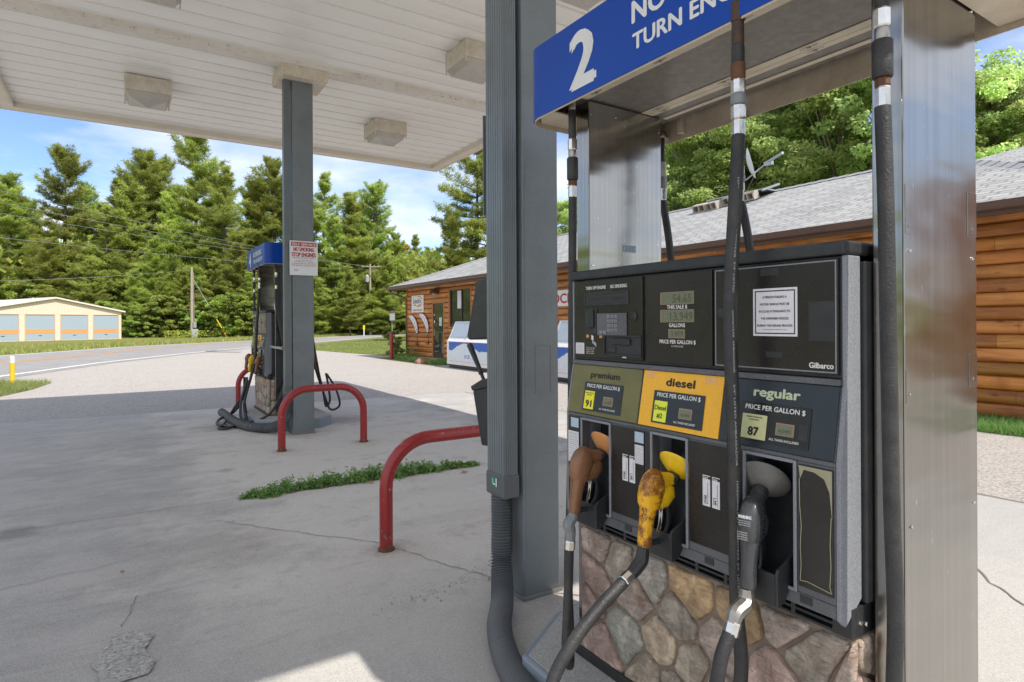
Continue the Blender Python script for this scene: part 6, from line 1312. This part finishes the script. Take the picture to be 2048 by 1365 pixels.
# left grass tip by the marker, right island verge, grass strip at the store wall
tip=[(-1.55,18.9),(-1.75,17.2),(-2.2,15.6),(-4.5,12.5),(-5.0,17),(-3.1,20.2)]
def inpoly(pts,x,y):
    c=np.zeros(len(x),bool); n=len(pts); j=n-1
    for i in range(n):
        xi,yi=pts[i]; xj,yj=pts[j]; c^=((yi>y)!=(yj>y))&(x<(xj-xi)*(y-yi)/(yj-yi+1e-9)+xi); j=i
    return c
def fillpoly(pts,n,seed):
    rs=np.random.RandomState(seed); xs=[p[0] for p in pts]; ys=[p[1] for p in pts]; x=rs.uniform(min(xs),max(xs),n); y=rs.uniform(min(ys),max(ys),n); m=inpoly(pts,x,y); return np.stack([x[m],y[m],np.full(m.sum(),.008)],1)
sheet('grass_tip_soil',tip,.012,M['turf']); blades('grass',fillpoly(tip,26000,5),.15,.012,M['lawn'],'green grass around the yellow marker post','grass',.6,.6,5)
isl=[(9.0,37.5),(8.6,35.2),(9.2,29.5),(10.2,26.5),(26,27),(28,52),(20,54),(13.5,46),(10.2,41)]
sheet('island_turf',isl,.013,m_grass('verge_turf',(.17,.23,.05),(.22,.24,.07),(.33,.27,.12))); blades('grass',fillpoly(isl,70000,6),.08,.03,M['lawn'],'mown grass between the lot and the road','grass',.6,.6,6)
# keep that island out of the road
st2=[(8.55,2.0),(8.75,6.0),(9.15,9.5),(10.1,9.5),(10.1,2.0),(10.1,-3),(8.2,-3)]
blades('grass',fillpoly([(9.30,-3),(9.28,9.4),(10.14,9.4),(10.14,-3)],52000,7),.19,.010,M['weed'],'long dark grass along the foot of the log wall','grass',.7,.7,7)
sheet('wall_soil',[(9.33,-3),(9.33,9.4),(10.16,9.4),(10.16,-3)],.012,M['turf'])
wd_=[(8.9,19.0),(8.95,21.8),(9.2,23.6),(9.9,24.2),(10.1,22),(10.1,21.9),(9.2,21.9),(9.2,19.9),(10.05,19.9),(10.05,18.2),(9.5,18.3)]
blades('weeds',fillpoly(wd_,6000,9),.24,.02,M['weed'],'weeds around the rocks by the store step','weeds',.7,.5,9)
sheet('flowerbed_soil',[(8.75,18.6),(8.75,24.3),(10.1,24.3),(10.1,18.6)],.012,M['turf'])
# weed line in the slab joint
def smallleaves(name,P,s,mt,lab,cat,seed,hz):
    rs=np.random.RandomState(seed); n=len(P); P=P.copy(); nn=rvec(rs,n)*.8+np.array([0,0,.7]); a_=np.cross(nn,rvec(rs,n)); a_/=np.linalg.norm(a_,axis=1)[:,None]; b_=np.cross(nn,a_); b_/=np.linalg.norm(b_,axis=1)[:,None]; s_=rs.uniform(.6,1.4,n)[:,None]*s
    o=bpy.data.objects.new(name,leafmesh(name,P,a_*s_,b_*s_*.5,mt,tonearr(rs,None,n,.7))); link(o); tag(o,lab,cat,kind='stuff'); return o
rs=np.random.RandomState(15); C_=[]
for k in range(850):
    x0=.80+2.2*rs.random()**.9; env=np.interp(x0,[.78,.95,1.15,1.35,1.6,1.9,2.15,2.4,2.7,3.02],[.008,.09,.13,.075,.11,.10,.15,.10,.045,.006])
    if math.sin(x0*14)+.6*math.sin(x0*33+1)+rs.normal(0,.4)<-1.25 or (x0>2.5 and rs.random()<.35): continue
    y0=np.interp(x0,[.82,1.3,2.1,3.],[5.33,5.40,5.37,5.28])+np.clip(rs.normal(0,.5),-1,1)*env+.02*math.sin(x0*17); hh=(.022+.10*rs.random()**1.3)*np.interp(x0,[.8,1.1,2.3,3.],[.45,1,1,.4]); m=int(10+26*rs.random()); q=rs.random(m)
    C_.append(np.stack([x0+rs.normal(0,.017,m)*(1-.5*q)+rs.normal(0,.012)*q,y0+rs.normal(0,.017,m)*(1-.5*q),.018+hh*q],1))
smallleaves('joint_weeds',np.concatenate(C_),.0075,M['weed'],'low green weeds growing along the slab joint','weeds',16,0)
# bush at store corner
BZ=proto('corner_bush',*broad_meshes(71,1.9,.8,.05,26,150,.045,M['leaf'],None,.0,3),M['bark'])
plant(BZ,(9.55,24.1,0),.62,1,'green leafy bush at the corner of the log store','bush','shrubs at the store corner'); plant(BZ,(9.3,23.3,0),.42,3,'low bush between the red post and the store corner','bush','shrubs at the store corner'); plant(BZ,(9.5,22.3,0),.26,5,'small weed clump below the lure signs','bush','shrubs at the store corner')
# goldenrod by the short pole
P=fillpoly([(q1.x-2.6,q1.y-2),(q1.x+4,q1.y-1),(q1.x+4,q1.y+2),(q1.x-2.6,q1.y+2)],1500,12); P[:,2]=np.random.RandomState(2).uniform(.1,.8,len(P)); smallleaves('goldenrod',P,.06,m_leaf('goldenrod_flowers',(.40,.38,.05),(.34,.36,.07),.3),'yellow flowering plants around the short pole','flowers',13,0)
# pebbles and leaves on the slab
def pebbles():
    r_=random.Random(9); b=MB()
    for k in range(170):
        if k<120: t=r_.random(); x=1.05+t*.75+r_.gauss(0,.05); y=2.85+.15*t+r_.gauss(0,.055)
        else: x=r_.uniform(.4,3.2); y=r_.uniform(2.2,6.5)
        s=r_.uniform(.0025,.006) if r_.random()<.93 else r_.uniform(.008,.013); V=[]
        for i in range(6): a=i*1.047; V.append((x+s*math.cos(a)*r_.uniform(.8,1.3),y+s*math.sin(a)*r_.uniform(.8,1.3),.0145))
        V+= [(x+s*.5*math.cos(i*1.047),y+s*.5*math.sin(i*1.047),.0145+s*.9) for i in range(6)]
        b.add(V,[(i,(i+1)%6,6+(i+1)%6,6+i) for i in range(6)]+[tuple(range(6,12))])
    tag(b.build('pebbles',M['pale_conc'],None),'loose pebbles scattered over the concrete slab','pebbles',kind='stuff')
pebbles()
def dleaf(x,y,s,rz,lab):
    b=MB(); n=10; V=[(0,0,.012)]+[(s*math.cos(i*.628)*(1 if i%2 else .65),s*.7*math.sin(i*.628)*(1 if i%2 else .65),.004+.008*(i%3)) for i in range(n)]; b.add(V,[(0,1+i,1+(i+1)%n) for i in range(n)]); o=b.build('fallen_leaf',M['leafdry'],None,loc=(0,0,0)); o.location=(x,y,.016); o.rotation_euler=(0,0,rz); tag(o,lab,'leaf','fallen leaves on the slab')
dleaf(2.72,5.08,.045,.4,'dry tan leaf at the right end of the weed line'); dleaf(1.85,5.22,.035,2,'dry leaf lying in the weeds left of the hoop'); dleaf(-.02,4.13,.016,1,'small reddish leaf beside the patched spot')
# no tree is built here to break up the shade at the canopy edge
